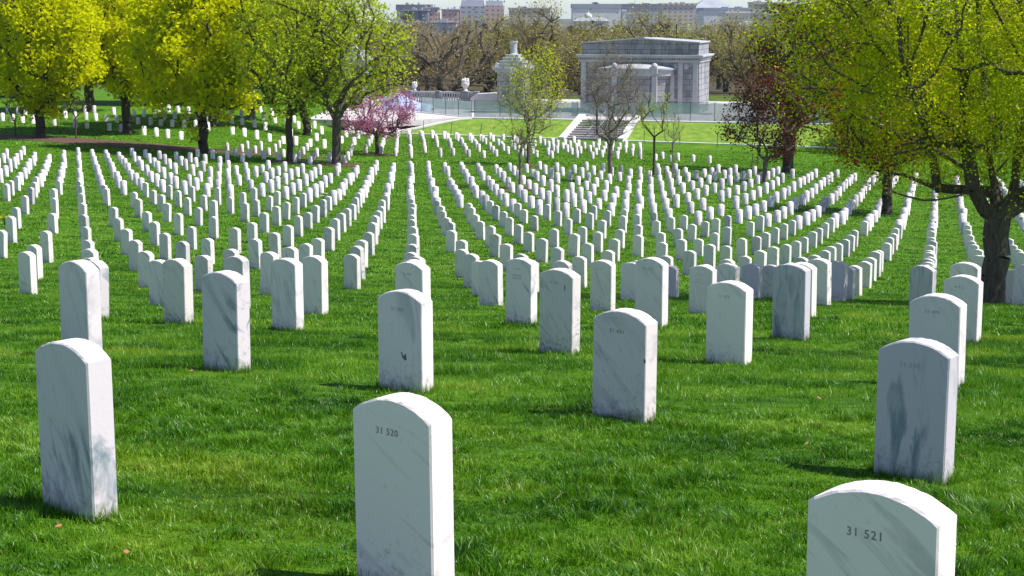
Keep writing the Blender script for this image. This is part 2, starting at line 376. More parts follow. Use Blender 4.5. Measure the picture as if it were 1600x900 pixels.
blades("middle_grass", 34, 75, 120 * GRASS, 0.05, 0.034, 1, "green lawn grass under the middle rows of headstones", 4)
blades("far_grass", 75, 112, 38, 0.06, 0.07, 1, "green lawn grass among the farther rows of headstones", 5)
blades("farthest_grass", 112, 150, 22, 0.07, 0.10, 1, "green lawn grass among the last rows of headstones before the bank", 6)

# ------------------------------------------------------------------ headstones
W0, T0 = 0.33, 0.105
def stone_mesh(name, seed, w=W0, t=T0, h=0.61, rise=0.052, below=0.35, arc=14, chips=True):
    """arched marker: front face in the plane y=0 facing -y, ground line at z=0"""
    r = random.Random(seed); w += r.uniform(-.006, .006); t += r.uniform(-.006, .006); rise += r.uniform(-.008, .006)
    prof = [(-w / 2, -below), (-w / 2, h - rise)]
    for k in range(1, arc): 
        a = -1 + 2 * k / arc; prof.append((a * w / 2, h - rise * a * a * (0.85 + 0.15 * a * a)))
    prof += [(w / 2, h - rise), (w / 2, -below)]
    vs, fs = [], []
    n = len(prof); bv = 0.005
    cx0, cz0 = 0, (h - below) / 2
    def ring(y, inset):
        out = []
        for i, (x, z) in enumerate(prof):
            sx = x - math.copysign(inset, x) if abs(x) > 1e-6 else x
            if i in (0, n - 1): sz = z
            else: sz = z - inset
            out.append((sx, y, sz))
        return out
    for rg in (ring(0, bv), ring(bv, 0), ring(t - bv, 0), ring(t, bv)):
        vs += rg
    for k in range(3):
        for i in range(n - 1): fs.append((k * n + i, (k + 1) * n + i, (k + 1) * n + i + 1, k * n + i + 1))
    fs.append(tuple(range(n))); fs.append(tuple(reversed(range(3 * n, 4 * n))))
    # worn edges
    vs = [(x + r.uniform(-.0009, .0009), y + r.uniform(-.0007, .0007), z + (r.uniform(-.0015, .0012) if chips else 0)) for x, y, z in vs]
    me = bpy.data.meshes.new(name); me.from_pydata(vs, [], fs); me.update()
    me.flip_normals() if me.polygons[-2].normal.y > 0 else None
    return me
def far_mesh_verts(h=0.61, w=W0, t=T0, rise=0.052):
    pr = [(-w / 2, -0.3), (-w / 2, h - rise), (-w / 4, h - rise * .28), (0, h), (w / 4, h - rise * .28), (w / 2, h - rise), (w / 2, -0.3)]
    v = [(x, 0, z) for x, z in pr] + [(x, t, z) for x, z in pr]
    return np.array(v), pr

TH = R(40.5); A_ = 1.55 * np.array([math.cos(TH), -math.sin(TH)]); B_ = 3.2 * np.array([math.sin(TH), math.cos(TH)])
O_ = np.array([-0.30, 4.89])
variants = []
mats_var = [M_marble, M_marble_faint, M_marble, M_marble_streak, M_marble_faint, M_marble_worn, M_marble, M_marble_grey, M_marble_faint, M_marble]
for k in range(10):
    me = stone_mesh("headstone_shape", 100 + k); me.materials.append(mats_var[k]); variants.append(me)

def add_text(parent, s, size, x, z, font_scale=1.0, name="inscription"):
    cu = bpy.data.curves.new(name, 'FONT'); cu.body = s; cu.size = size; cu.align_x = 'CENTER'; cu.extrude = 0.0008; cu.space_character = 1.15; cu.space_line = 1.25
    cu.resolution_u = 3
    tmp = bpy.data.objects.new("tmp", cu); col.objects.link(tmp)
    dg = bpy.context.evaluated_depsgraph_get(); me = bpy.data.meshes.new_from_object(tmp.evaluated_get(dg))
    bpy.data.objects.remove(tmp); bpy.data.curves.remove(cu)
    me.materials.clear(); me.materials.append(M_letter if s in ('31 521', '31 520', '31 431') else M_letter_faint)
    o = bpy.data.objects.new(name, me); col.objects.link(o); o.parent = parent
    o.rotation_euler = (R(90), 0, 0); o.location = (x, -0.0006, z)
    return o

# hand-placed stones of the first rows: x, y of the face centre, top z (apex), rotation, material, label, number
near = [
 (( 2, 0), 0.835, 3.63, -1.095, 38, M_marble, "nearest headstone, cut off by the bottom edge, faint diagonal streaks behind its legible carved number", "31 521"),
 (( 1, 0), -0.37, 4.89, -1.18, 39, M_marble, "white headstone at the bottom centre, foot cut by the picture edge, brown spot low down", "31 520"),
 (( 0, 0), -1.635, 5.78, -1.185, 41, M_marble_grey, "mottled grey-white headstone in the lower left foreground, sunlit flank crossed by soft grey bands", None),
 (( 1, 1), 0.54, 8.10, -1.497, 38.5, M_marble_worn, "white headstone right of centre with a chipped edge halfway down its sunlit side", "31 431"),
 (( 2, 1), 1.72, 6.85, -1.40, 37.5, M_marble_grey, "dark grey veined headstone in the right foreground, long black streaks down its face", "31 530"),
 (( 0, 1), -0.63, 8.96, -1.543, 39, M_marble_streak, "greyish headstone right behind the bottom centre stone, small dark check-shaped mark on its face", "31 500"),
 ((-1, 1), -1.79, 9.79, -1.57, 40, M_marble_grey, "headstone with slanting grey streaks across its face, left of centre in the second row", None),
 ((-2, 1), -2.94, 10.75, -1.65, 42, M_marble_faint, "white headstone with a dark streak down its left edge, straight behind the lower left stone", None),
 (( 0, 2), 0.34, 12.55, -1.99, 39, M_marble_worn, "white headstone with a rusty stain at its top edge, just left behind the chipped-edge stone", "31 471"),
 (( 1, 2), 1.56, 11.70, -1.95, 39, M_marble_faint, "clean pale headstone right of centre, between the chipped-edge stone and the dark veined one", "31 470"),
 (( 2, 2), 2.64, 10.0, -1.75, 38, M_marble_faint, "white headstone directly behind the dark veined one, first of the file towards the big tree", "31 499"),
 ((-1, 2), -0.89, 13.9, -2.14, 39, M_marble, "white headstone whose upper half shows behind the check-marked stone, second up the central file", "31 446"),
 ((-2, 2), -2.12, 14.9, -2.265, 40, M_marble_streak, "white headstone with a black smudge low on its face, left of the central file", None),
 ((-3, 2), -3.33, 15.8, -2.405, 40, M_marble_worn, "white headstone with brownish vertical stains, left behind the slant-streaked stone", None),
 (( 0, 3), 0.06, 16.4, -2.49, 39, M_marble_streak, "mottled grey headstone with rows of weathered carved text, left behind the rust-stained stone", "31 440\n\nWILLIAM\nHARDIN"),
 (( 1, 3), 1.36, 16.0, -2.425, 39, M_marble_faint, "tall clean white headstone right behind the chipped-edge stone", "31 439"),
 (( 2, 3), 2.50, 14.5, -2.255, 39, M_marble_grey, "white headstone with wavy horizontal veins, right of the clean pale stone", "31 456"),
 (( 3, 3), 4.05, 14.5, -2.36, 38, M_marble_faint, "second headstone of the file towards the big tree, faint carved letters near its top", "M T G"),
 (( 4, 3), 5.05, 18.0, -2.78, 38, M_marble, "farthest large headstone before the big tree's trunk, third of its file", None),
 ((-2, 3), -2.28, 18.3, -2.75, 40, M_marble, "slightly taller white headstone just left of the central file, its top above its neighbours", None),
 ((-4, 3), -4.55, 20.6, -3.15, 40, M_marble_streak, "grey-mottled headstone left of the brown-stained one in the hollow", None),
 (( 7, 4), 1.10, 20.0, -3.06, 39, M_marble, "white headstone with small carved number between the rust-stained and the tall clean stones", "31 411"),
 (( 8, 4), 2.25, 19.2, -3.0, 39, M_marble, "pinkish white headstone with several lines of carved text left of the clean pale stone", "31 412\n\nWIFE OF\nNETTIE G."),
]
near_used = []
placed = []
ORD = ["", "first", "second", "third", "fourth", "fifth", "sixth", "seventh", "eighth", "ninth", "tenth", "eleventh", "twelfth", "thirteenth", "fourteenth", "fifteenth", "sixteenth", "seventeenth", "eighteenth", "nineteenth", "twentieth"]
TENS = {2: "twenty", 3: "thirty", 4: "forty", 5: "fifty"}
def ordn(n):
    if n <= 20: return ORD[n]
    t, u = divmod(n, 10)
    if u == 0: return {3: "thirtieth", 4: "fortieth", 5: "fiftieth"}.get(t, "sixtieth")
    return TENS.get(t, "sixty") + "-" + ORD[u]
GRP = "white marble headstones standing in rows across the lawn"
for k, (ij, x, y, zt, rz, m, lab, num) in enumerate(near):
    big = y < 11
    zg = g(x, y); h = zt - zg
    me = stone_mesh("headstone_shape", 10 + k, h=h + 0.0, arc=22); me.materials.append(m)
    o = bpy.data.objects.new("headstone", me); col.objects.link(o)
    o.location = (x, y, zg); o.rotation_euler = (R(random.uniform(-.6, .6)), R(random.uniform(-.7, .7)), -R(rz))
    tag(o, lab, "headstone", GRP)
    if num: 
        nm = num.split("\n")[0]
        add_text(o, num, 0.030 if "\n" not in num else 0.026, -0.015, h - 0.115)
    near_used.append((x, y))
    placed.append((x, y))
# small marks that single stones carry
M_rust = plain("rust_stain", (0.33, 0.20, 0.10), 0.9, 0.3, 60.0); M_ink = plain("dark_vein", (0.13, 0.14, 0.16), 0.9, 0.3, 60.0)
def mark(k, x, z, pts, m_, y=-0.0005):
    o = [q_ for q_ in bpy.data.objects if q_.get("label") == near[k][6]][0]
    r = random.Random(k); vs = [(x + a + r.uniform(-.0015, .0015), y, z + c_ + r.uniform(-.0015, .0015)) for a, c_ in pts]
    me = bpy.data.meshes.new("stain"); me.from_pydata(vs, [], [tuple(range(len(vs)))]); me.update(); link("stain", me, m_, o)
rnd = lambda rx_, rz_, n_=14: [(rx_ * math.cos(6.2832 * t / n_) * random.uniform(.7, 1.2), rz_ * math.sin(6.2832 * t / n_) * random.uniform(.7, 1.2)) for t in range(n_)]
mark(5, 0.03, 0.20, [(-.022, .026), (-.012, .022), (-.002, .004), (.014, .016), (.016, .022), (.022, -.016), (.008, -.02), (-.01, -.006)], M_ink)
mark(1, 0.0, 0.17, rnd(.012, .010), M_rust); mark(8, 0.085, 0.545, rnd(.007, .026), M_rust)
mark(3, 0.158, 0.335, rnd(.007, .014), M_ink); mark(19 if False else 10, 0, 0, [(0, 0), (.001, 0), (0, .001)], M_ink) if False else None
near_used = np.array(near_used)

def in_view(x, y, z, m=40):
    p = R(9.66); c_, s_ = math.cos(p), math.sin(p); f = 2549
    d = y * c_ - z * s_; v = y * s_ + z * c_
    return (800 + f * x / d, 450 - f * v / d)
cand = []
for j in range(1, 62):
    for i in range(-160, 60):
        p = O_ + i * A_ + j * B_
        x, y = p
        if y < 9 or y > 162: continue
        if abs(x) > 0.33 * y + 1.2: continue
        if len(near_used) and np.min(np.hypot(near_used[:, 0] - x, (near_used[:, 1] - y) * 0.8)) < 0.95: continue
        if y < 13 and abs(x) < 5: continue
        lx, ly = to_local(x, y)
        if ly > -3.0: continue
        sx, sy = in_view(x, y, g(x, y))
        # mulch bed and grass strips left free of graves
        if x < -13 and sy < 240 - (sx) * (-0.02) and sy > 203 + sx * 0.055 and sx < 345: continue
        if sx > 560 and 108 < y - 0.62 * (min(x, 12) + 6) < 121: continue
        if sx < 560 and 103 < y < 108 and sx > 345: continue
        if sx > 1010 and y > 138: continue
        if sx > 1115 and y > 119: continue
        r_ = random.random()
        if r_ < 0.035: continue
        if y > 114 and sx > 560 and r_ < 0.22: continue
        if y > 120 and sx < 560 and (r_ < 0.15 or (y > 126 and j % 2)): continue
        cand.append((i, j, x + random.gauss(0, .035), y + random.gauss(0, .035), sx, sy))
TREES_AT = []
cand.sort(key=lambda c: c[3])
TREE_BASES = [(7.6, 25.9), (24.2, 95), (-35.5, 124)]
cand = [c for c in cand if min(math.hypot(c[2] - a, c[3] - b) for a, b in TREE_BASES) > 0.7]
inframe = [c for c in cand if -8 < c[4] < 1608]
rest = [c for c in cand if not (-8 < c[4] < 1608)]
n_ind = 296 - len(near)
indiv = sorted(inframe, key=lambda c: c[3])[:n_ind]; far_ = [c for c in cand if c not in indiv]
byrow = {}
for c in indiv: byrow.setdefault(c[1], []).append(c)
rowkeys = sorted(byrow)
for j in rowkeys:
    rr = sorted(byrow[j], key=lambda c: c[4])
    for q, c in enumerate(rr):
        i, _, x, y, sx, sy = c
        me = variants[(i * 7 + j * 3) % 10 if random.random() < 0.7 else 0]
        o = bpy.data.objects.new("headstone", me); col.objects.link(o)
        dz = random.gauss(0, 0.028)
        o.location = (x, y, g(x, y) + dz)
        o.rotation_euler = (R(random.gauss(0, 1.0)), R(random.gauss(0, 0.9)), -TH + R(random.gauss(0, 1.5)))
        o.scale = (1 + random.uniform(-.03, .03), 1 + random.uniform(-.08, .12), 1)
        lab = f"white marble headstone, {ordn(q + 1)} from the left in the {ordn(j + 1)} diagonal row back"
        tag(o, lab, "headstone", GRP)
# uncut grass standing against the foot of the near stones
r = np.random.default_rng(77); PV = []
for k, (ij, x, y, zt, rz, m, lab, num) in enumerate(near):
    if y > 19: continue
    n = 420 if y < 11 else 220; th = -R(rz); t = r.random(n); side = r.integers(0, 4, n)
    u = np.where(side == 0, t - .5, np.where(side == 1, .5, np.where(side == 2, t - .5, -.5))) * (W0 + .012)
    v = np.where(side == 0, -.006, np.where(side == 2, T0 + .006, t * T0))
    u = u + np.where(side == 1, 1, np.where(side == 3, -1, 0)) * r.random(n) * .02; v = v - np.where(side == 0, 1, 0) * r.random(n) * .025
    X = x + u * math.cos(th) - v * math.sin(th); Yy = y + u * math.sin(th) + v * math.cos(th)
    P = np.stack([X, Yy, G(X, Yy) - .01], -1); h = (0.045 + 0.055 * r.random(n) ** 2)[:, None]; a = r.random(n) * 6.283
    w = (0.0021 if y < 11 else 0.0032); wv = np.stack([np.cos(a) * w, np.sin(a) * w, 0 * a], -1); ln = np.stack([r.normal(0, .25, n), r.normal(-.1, .25, n), np.ones(n)], -1)
    PV.append(np.stack([P - wv, P + wv, P + ln * h], 1).reshape(-1, 3))
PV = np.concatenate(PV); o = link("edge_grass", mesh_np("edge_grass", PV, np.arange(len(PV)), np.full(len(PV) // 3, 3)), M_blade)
tag(o, "longer untrimmed grass standing against the feet of the near headstones", "grass", kind='stuff')
# a few fallen leaves on the lawn
r = np.random.default_rng(9); n = 24; y = 5.2 + 11 * r.random(n) ** 1.3; x = (r.random(n) * 2 - 1) * .33 * y; c0 = np.stack([x, y, G(x, y) + .028], -1)
a = r.random(n) * 6.283; u = np.stack([np.cos(a), np.sin(a), r.normal(0, .3, n)], -1) * .017; v = np.stack([-np.sin(a), np.cos(a), r.normal(0, .3, n)], -1) * .011
LV = np.stack([c0 - u, c0 + v, c0 + u, c0 - v], 1).reshape(-1, 3)
tag(link("fallen_leaves", mesh_np("fallen_leaves", LV, np.arange(4 * n), np.full(n, 4)), plain("dry_leaf", (0.36, 0.14, 0.05), 0.8, 0.5, 3.0)), "small orange and brown dry leaves scattered in the foreground grass", "leaves", kind='stuff')
# the hundreds beyond as one
fv, pr = far_mesh_verts(); n7 = 7
VV, LL, SS = [], [], []
basef = []
for i in range(n7 - 1): basef.append((i, n7 + i, n7 + i + 1, i + 1))
basef.append(tuple(range(n7))); basef.append(tuple(reversed(range(n7, 14))))
cnt = 0
for (i, j, x, y, sx, sy) in far_:
    if y > 150 and sx > 560: th = -0.1
    else: th = -TH + R(random.gauss(0, 1.5))
    hs = 1 + random.gauss(0, .05); ws = 1.0
    if (y > 126 and sx < 560) or (y > 146 and sx < 740): th = R(18 + random.gauss(0, 2)); hs *= 1.12; ws = 1.05
    cth, sth = math.cos(th), math.sin(th); lean = random.gauss(0, .015)
    p = fv * np.array([ws, 1, hs]); z0 = g(x, y) + random.gauss(0, .025)
    px = p[:, 0] + p[:, 2] * lean
    q = np.stack([x + px * cth - p[:, 1] * sth, y + px * sth + p[:, 1] * cth, z0 + p[:, 2]], -1)
    VV.append(q)
    for f_ in basef: LL += [cnt + a for a in f_]; SS.append(len(f_))
    cnt += 14
me = mesh_np("distant_headstones", np.concatenate(VV), LL, SS)
M_far, nt, b = mat("marble_far"); L = nt.links
geo = N(nt, "ShaderNodeNewGeometry")
tone = ramp(nt, geo.outputs["Random Per Island"], [(0.0, (0.48, 0.45, 0.44)), (0.10, (0.66, 0.61, 0.63)), (0.5, (0.82, 0.725, 0.715)), (1.0, (0.85, 0.75, 0.73))])
nz = N(nt, "ShaderNodeTexNoise", Scale=5.0, Detail=5.0); L.new(geo.outputs["Position"], nz.inputs["Vector"])
r2 = ramp(nt, nz.outputs["Fac"], [(0.35, 0.78), (0.55, 1.0)])
c = mixc(nt, 1.0, tone.outputs[0], r2.outputs[0], 'MULTIPLY'); L.new(c, b.inputs["Base Color"]); b.inputs["Roughness"].default_value = 0.7
o = link("distant_headstones", me, M_far); tag(o, "hundreds of small white headstones in the far rows up to the lawn bank", "headstones", kind='stuff')
print("stones", len(near), len(indiv), len(far_))

# ------------------------------------------------------------------ trees
def grow(seed, base, fork, center, radii, n_attr, trunk_r, lean=(0, 0), shell=0.55, seglen=None, curve=0.25, gravity=0.0, power=2.3, bias_up=0.5, flat_bottom=-1.0, extra=None, tip_r=None, lobes=0.0, limbs=None):
    """skeleton: trunk from base up to fork, every crown point joined to the nearest limb below it"""
    r = np.random.default_rng(seed)
    base = np.array(base, float); center = np.array(center, float); radii = np.array(radii, float)
    nodes = [base]; par = [-1]
    fk = base + np.array([lean[0], lean[1], fork])
    nt_ = 5
    for k in range(1, nt_ + 1):
        t = k / nt_; nodes.append(base + (fk - base) * t + r.normal(0, trunk_r * 0.15, 3) * np.array([1, 1, 0])); par.append(len(nodes) - 2)
    trunk_top = len(nodes) - 1
    for lb in (limbs or []):
        start, *rest_ = lb; pr_ = start if isinstance(start, int) else trunk_top
        if isinstance(start, tuple): pr_ = int(np.argmin([np.linalg.norm(np.array(q_) - np.array(start)) for q_ in nodes]))
        for q_ in rest_:
            s_ = np.array(nodes[pr_]); e_ = np.array(q_, float); m_ = max(1, int(np.linalg.norm(e_ - s_) / 0.22))
            for k in range(1, m_ + 1):
                nodes.append(s_ + (e_ - s_) * k / m_ + r.normal(0, 0.012, 3)); par.append(pr_); pr_ = len(nodes) - 1
    pts = []
    while len(pts) < n_attr:
        v = r.normal(size=3); v /= np.linalg.norm(v)
        q = (r.random() ** (1 / 3)) * (1 - shell) + shell * (0.75 + 0.25 * r.random()) if r.random() < 0.75 else r.random() ** 0.5
        lob = 1 + lobes * (math.sin(3 * math.atan2(v[1], v[0]) + seed) * 0.5 + math.sin(4.0 * v[2] + 2.0 * v[0] + seed * 1.7) * 0.5)
        p = v * min(q, 1.0) * lob
        if p[2] < flat_bottom: continue
        pts.append(center + p * radii)
    if extra is not None: pts += [np.array(e, float) for e in extra]
    pts = np.array(pts)
    order = np.argsort(np.linalg.norm(pts - fk, axis=1))
    NN = np.zeros((200000, 3)); NN[:len(nodes)] = nodes; cntn = len(nodes)
    DR = np.zeros((200000, 3)); DR[:, 2] = 1
    for k in range(1, cntn):
        v_ = NN[k] - NN[par[k]]; DR[k] = v_ / (np.linalg.norm(v_) + 1e-9)
    sl = seglen or float(np.mean(radii)) * 0.13
    tips = []
    for idx in order:
        p = pts[idx]
        A = NN[trunk_top:cntn]; d = p - A
        dist = np.linalg.norm(d, axis=1)
        cost = dist + bias_up * np.clip(-(d[:, 2]), 0, None) * 1.5 + 0.20 * np.linalg.norm(A - fk, axis=1) + 0.75 * dist * (1 - np.einsum('ij,ij->i', d, DR[trunk_top:cntn]) / (dist + 1e-9))
        k = int(np.argmin(cost)) + trunk_top
        s = NN[k]; D = p - s; Ln = np.linalg.norm(D)
        m = max(1, int(Ln / sl)); side = r.normal(0, curve * 0.35, 3) * Ln
        pr_ = k
        for q in range(1, m + 1):
            t = q / m
            pp = s + D * t + side * math.sin(math.pi * t) * 0.5 + np.array([0, 0, (curve * 0.5 - gravity) * Ln * math.sin(math.pi * t) * 0.5])
            NN[cntn] = pp; v_ = pp - NN[pr_]; DR[cntn] = v_ / (np.linalg.norm(v_) + 1e-9); par.append(pr_); pr_ = cntn; cntn += 1
        tips.append(pr_)
    NN = NN[:cntn]; par = np.array(par)
    n = len(NN); load = np.zeros(n); has = np.zeros(n, bool); has[par[1:]] = True
    load[~has] = 1.0
    for k in range(n - 1, 0, -1): load[par[k]] += load[k]
    rad = load ** (1 / power); rad = rad / rad[0] * trunk_r
    if tip_r: rad = np.maximum(rad, tip_r)
    # flare at the foot
    rad[0] *= 1.28
    return NN, par, rad, np.array(tips)

def tubes(P, Q, r0, r1, sides):
    D = Q - P; Ln = np.linalg.norm(D, axis=1, keepdims=True); D = D / np.maximum(Ln, 1e-6)
    ref = np.where(np.abs(D[:, 2:3]) > 0.9, np.array([[1., 0, 0]]), np.array([[0, 0, 1.]]))
    U = np.cross(D, ref); U /= np.linalg.norm(U, axis=1, keepdims=True); Wv = np.cross(D, U)
    a = np.arange(sides) * 2 * np.pi / sides
    ca, sa = np.cos(a)[None, :, None], np.sin(a)[None, :, None]
    ringd = U[:, None] * ca + Wv[:, None] * sa
    V0 = P[:, None] + ringd * r0[:, None, None]; V1 = Q[:, None] + ringd * r1[:, None, None]
    V = np.concatenate([V0, V1], 1).reshape(-1, 3)
    n = len(P); bi = (np.arange(n) * 2 * sides)[:, None, None]
    k = np.arange(sides); f = np.stack([k, (k + 1) % sides, sides + (k + 1) % sides, sides + k], -1)[None]
    lo = (bi + f).ravel(); return V, lo, np.full(n * sides, 4)
def skel_mesh(name, NN, par, rad, twigs=None, big=0.04):
    idx = np.arange(1, len(NN)); P = NN[par[idx]]; Q = NN[idx]
    D = Q - P; Q = Q + D * 0.04
    r1 = rad[idx]; r0 = np.minimum(rad[par[idx]], r1 * 1.35)
    r0 = np.where(par[idx] < 6, rad[par[idx]].clip(None, 1e9) * np.where(idx < 6, 1, 0) + r0 * np.where(idx < 6, 0, 1), r0)
    Vs, Ls, Ss = [], [], []; off = 0
    for mask, s in ((r1 > big, 9), (r1 <= big, 4)):
        if mask.sum():
            v, l, z = tubes(P[mask], Q[mask], r0[mask], r1[mask], s)
            Vs.append(v); Ls.append(l + off); Ss.append(z); off += len(v)
    if twigs is not None:
        v, l, z = tubes(twigs[0], twigs[1], twigs[2], twigs[2] * 0.5, 3); Vs.append(v); Ls.append(l + off); Ss.append(z)
    return mesh_np(name, np.concatenate(Vs), np.concatenate(Ls), np.concatenate(Ss), smooth=True)
def make_twigs(r, NN, par, tips, per, length, rad, up=0.35, sub=2):
    base = np.repeat(tips, per); s = NN[base] + (NN[par[base]] - NN[base]) * r.random((len(base), 1))
    d0 = NN[base] - NN[par[base]]; d0 /= np.linalg.norm(d0, axis=1, keepdims=True) + 1e-6
    d = d0 * 0.7 + r.normal(size=d0.shape) * 0.65 + np.array([0, 0, up]); d /= np.linalg.norm(d, axis=1, keepdims=True)
    e = s + d * length * (0.5 + r.random((len(base), 1)))
    P, Q, Rr = [s], [e], [np.full(len(s), rad)]
    for _ in range(sub):
        t = 0.3 + 0.6 * r.random((len(s), 1)); ss = s + (e - s) * t
        dd = d + r.normal(size=d.shape) * 0.55; dd /= np.linalg.norm(dd, axis=1, keepdims=True)
        P.append(ss); Q.append(ss + dd * length * 0.55 * (0.5 + r.random((len(s), 1)))); Rr.append(np.full(len(s), rad * 0.7))
    return np.concatenate(P), np.concatenate(Q), np.concatenate(Rr)
def leaf_mesh(name, r, pts, per, spread, size, flat=0.6):
    c = np.repeat(pts, per, axis=0) + r.normal(size=(len(pts) * per, 3)) * spread
    n = len(c)
    nrm = r.normal(size=(n, 3)) + np.array([0, 0, flat]); nrm /= np.linalg.norm(nrm, axis=1, keepdims=True)
    u = np.cross(nrm, r.normal(size=(n, 3))); u /= np.linalg.norm(u, axis=1, keepdims=True) + 1e-9; v = np.cross(nrm, u)
    s = (size * (0.55 + 0.9 * r.random(n)))[:, None]
    V = np.stack([c - u * s * 0.55, c + v * s * 0.38 - u * s * 0.05 + nrm * s * .08, c + u * s * 0.55, c - v * s * 0.38 - u * s * 0.05 + nrm * s * .08], 1).reshape(-1, 3)
    return mesh_np(name, V, np.arange(n * 4), np.full(n, 4))

def tree(name, label, cat, seed, bx, by, fork, height, rad_xy, bottom, trunk_r, bark, leaf, n_attr=260, per=26, spread=0.35, lsize=0.22, twper=4, twlen=0.7, twr=0.012,
         lean=(0, 0), coff=(0, 0), group=None, crown_name="crown", flat=-1.0, curve=0.25, lobes=0.12, shell=0.55, tip_r=None, bias_up=0.5, zb=None, extra=None, up=0.35, gravity=0.0, share=False, limbs=None, power=2.1, twig_mat=None):
    z0 = g(bx, by) if zb is None else zb
    root = empty(name, (bx, by, z0), label, cat, group)
    cz = (bottom + height) / 2; rz = (height - bottom) / 2
    rx, ry = rad_xy if isinstance(rad_xy, tuple) else (rad_xy, rad_xy)
    NN, par, rad, tips = grow(seed, (0, 0, -0.15), fork + 0.15, (coff[0], coff[1], cz), (rx, ry, rz), n_attr, trunk_r, lean, shell, None, curve, gravity, flat_bottom=flat, lobes=lobes, tip_r=tip_r, bias_up=bias_up, extra=extra, limbs=limbs, power=power)
    r = np.random.default_rng(seed + 1)
    tw = make_twigs(r, NN, par, tips, twper, twlen, twr, up) if twper else None
    link("trunk", skel_mesh("trunk", NN, par, rad, None if twig_mat else tw), bark, root)
    if twig_mat:
        v_, l_, z_ = tubes(tw[0], tw[1], tw[2], tw[2] * 0.5, 3); link("twigs", mesh_np("twigs", v_, l_, z_), twig_mat, root)
    if per:
        if tw is not None: pts = np.concatenate([NN[tips], tw[1]])
        else: pts = NN[tips]
        k = max(1, int(per * len(tips) / len(pts)))
        link(crown_name, leaf_mesh(crown_name, r, pts, k, spread, lsize), leaf, root)
    return root
def at(px, py, d):
    """world x at a pixel column for a given distance"""
    return (px - 800) / 2549.0 * (d + 0.17 * 10)

def copy_tree(src, loc, rz, s, label, group=None, mat_leaf=None):
    c = src.copy(); col.objects.link(c); c.location = loc; c.rotation_euler = (0, 0, rz); c.scale = s
    tag(c, label, None, group)
    for ch in list(src.children):
        d = ch.copy(); col.objects.link(d); d.parent = c
        if mat_leaf and ch.name.startswith("crown"):
            d.material_slots[0].link = 'OBJECT'; d.material_slots[0].material = mat_leaf
    return c

# the big maple at the right, its fork low and limbs spreading over the lawn
bx, by = 7.75, 25.9
ext = []
tree("maple_tree", "big near maple at the right edge, dark trunk forked low, limbs spreading wide", "tree", 31, bx, by, 1.42, 8.2, (4.0, 3.9), 1.5, 0.205, M_bark_near, M_leaf_big,
     n_attr=520, per=380, spread=0.14, lsize=0.040, twper=5, twlen=0.5, twr=0.004, coff=(0.15, 0.0), lobes=0.08, shell=0.4, curve=0.10, flat=-0.97, lean=(0.05, 0), bias_up=0.3, power=2.1,
     limbs=[(None, (-.18, 0, 1.55), (-.42, -.1, 1.9), (-.55, -.15, 2.5), (-.63, -.1, 3.2), (-.7, 0, 4.0), (-.8, .2, 5.0), (-1.0, .3, 6.2)),
            ((-.55, -.15, 2.5), (-.95, -.5, 2.95), (-1.6, -.9, 3.5), (-2.3, -1.2, 4.2), (-2.9, -1.4, 5.0)),
            ((-.5, -.1, 2.1), (-.9, .3, 2.45), (-1.6, .8, 2.75), (-2.4, 1.2, 3.2), (-3.2, 1.4, 3.7)),
            ((-.42, -.1, 1.9), (-.75, -.4, 1.80), (-1.4, -.8, 1.78), (-1.9, -1.0, 1.95)),
            (None, (.0, .15, 1.8), (-.08, .35, 2.6), (-.1, .7, 3.6), (-.2, 1.0, 5.0), (-.3, 1.2, 6.5)),
            (None, (.2, -.1, 1.75), (.22, -.25, 2.6), (.35, -.45, 3.7), (.5, -.6, 5.0), (.6, -.6, 6.6)),
            (None, (.45, .05, 1.65), (.9, .15, 2.05), (1.7, .3, 2.7), (2.6, .4, 3.4), (3.5, .4, 4.2)),
            ((.2, -.1, 1.75), (.5, -.7, 2.1), (.9, -1.6, 2.7), (1.3, -2.4, 3.4))])

# yellow maples in blossom at the left
MG = "yellow blossoming maples along the mulch bed"
tree("maple_tree", "yellow blossoming maple nearest the left edge, dark trunk in the mulch bed", "tree", 41, at(75, 0, 124), 124, 2.3, 14.2, (5.0, 4.8), 1.9, 0.36, M_bark_dark, M_leaf_yellow, n_attr=190, per=165, spread=0.36, lsize=0.26, twper=3, twlen=0.7, group=MG, coff=(-.3, 0))
tree("maple_tree", "yellow blossoming maple second from the left, crown squeezed between its two neighbours", "tree", 42, at(207, 0, 132), 132, 2.4, 14.2, (4.6, 4.6), 2.2, 0.36, M_bark_dark, M_leaf_yellow, n_attr=180, per=160, spread=0.36, lsize=0.26, twper=3, twlen=0.7, group=MG)
tree("maple_tree", "yellow blossoming maple third from the left, wide round crown over the mulch bed's end", "tree", 43, at(325, 0, 116), 116, 2.2, 13.0, (4.9, 4.6), 1.7, 0.35, M_bark_dark, M_leaf_yellow, n_attr=190, per=165, spread=0.35, lsize=0.25, twper=3, twlen=0.7, group=MG)
BG = "leafing trees on the rise behind the yellow maples"
tree("leafing_tree", "yellow-green tree behind the gap between the first two maples", "tree", 44, at(150, 0, 158), 158, 2.6, 16, (6.0, 5), 3.0, 0.45, M_bark_dark, M_leaf_yellow, n_attr=240, per=80, spread=0.5, lsize=0.34, twper=3, twlen=0.8, group=BG)
tree("leafing_tree", "yellow-green tree behind the third maple with its reddish trunk lit from the side", "tree", 45, at(341, 0, 140), 140, 2.4, 15, (5.0, 5), 2.2, 0.52, M_bark, M_leaf_yellow, n_attr=260, per=80, spread=0.45, lsize=0.3, twper=3, twlen=0.8, group=BG)
tree("leafing_tree", "green leafing tree behind with a short pale trunk just left of the tall straight one", "tree", 46, at(398, 0, 150), 150, 2.6, 16, (5.5, 5), 2.8, 0.42, M_bark_grey, M_leaf_fresh, n_attr=240, per=70, spread=0.5, lsize=0.3, twper=3, twlen=0.8, group=BG)
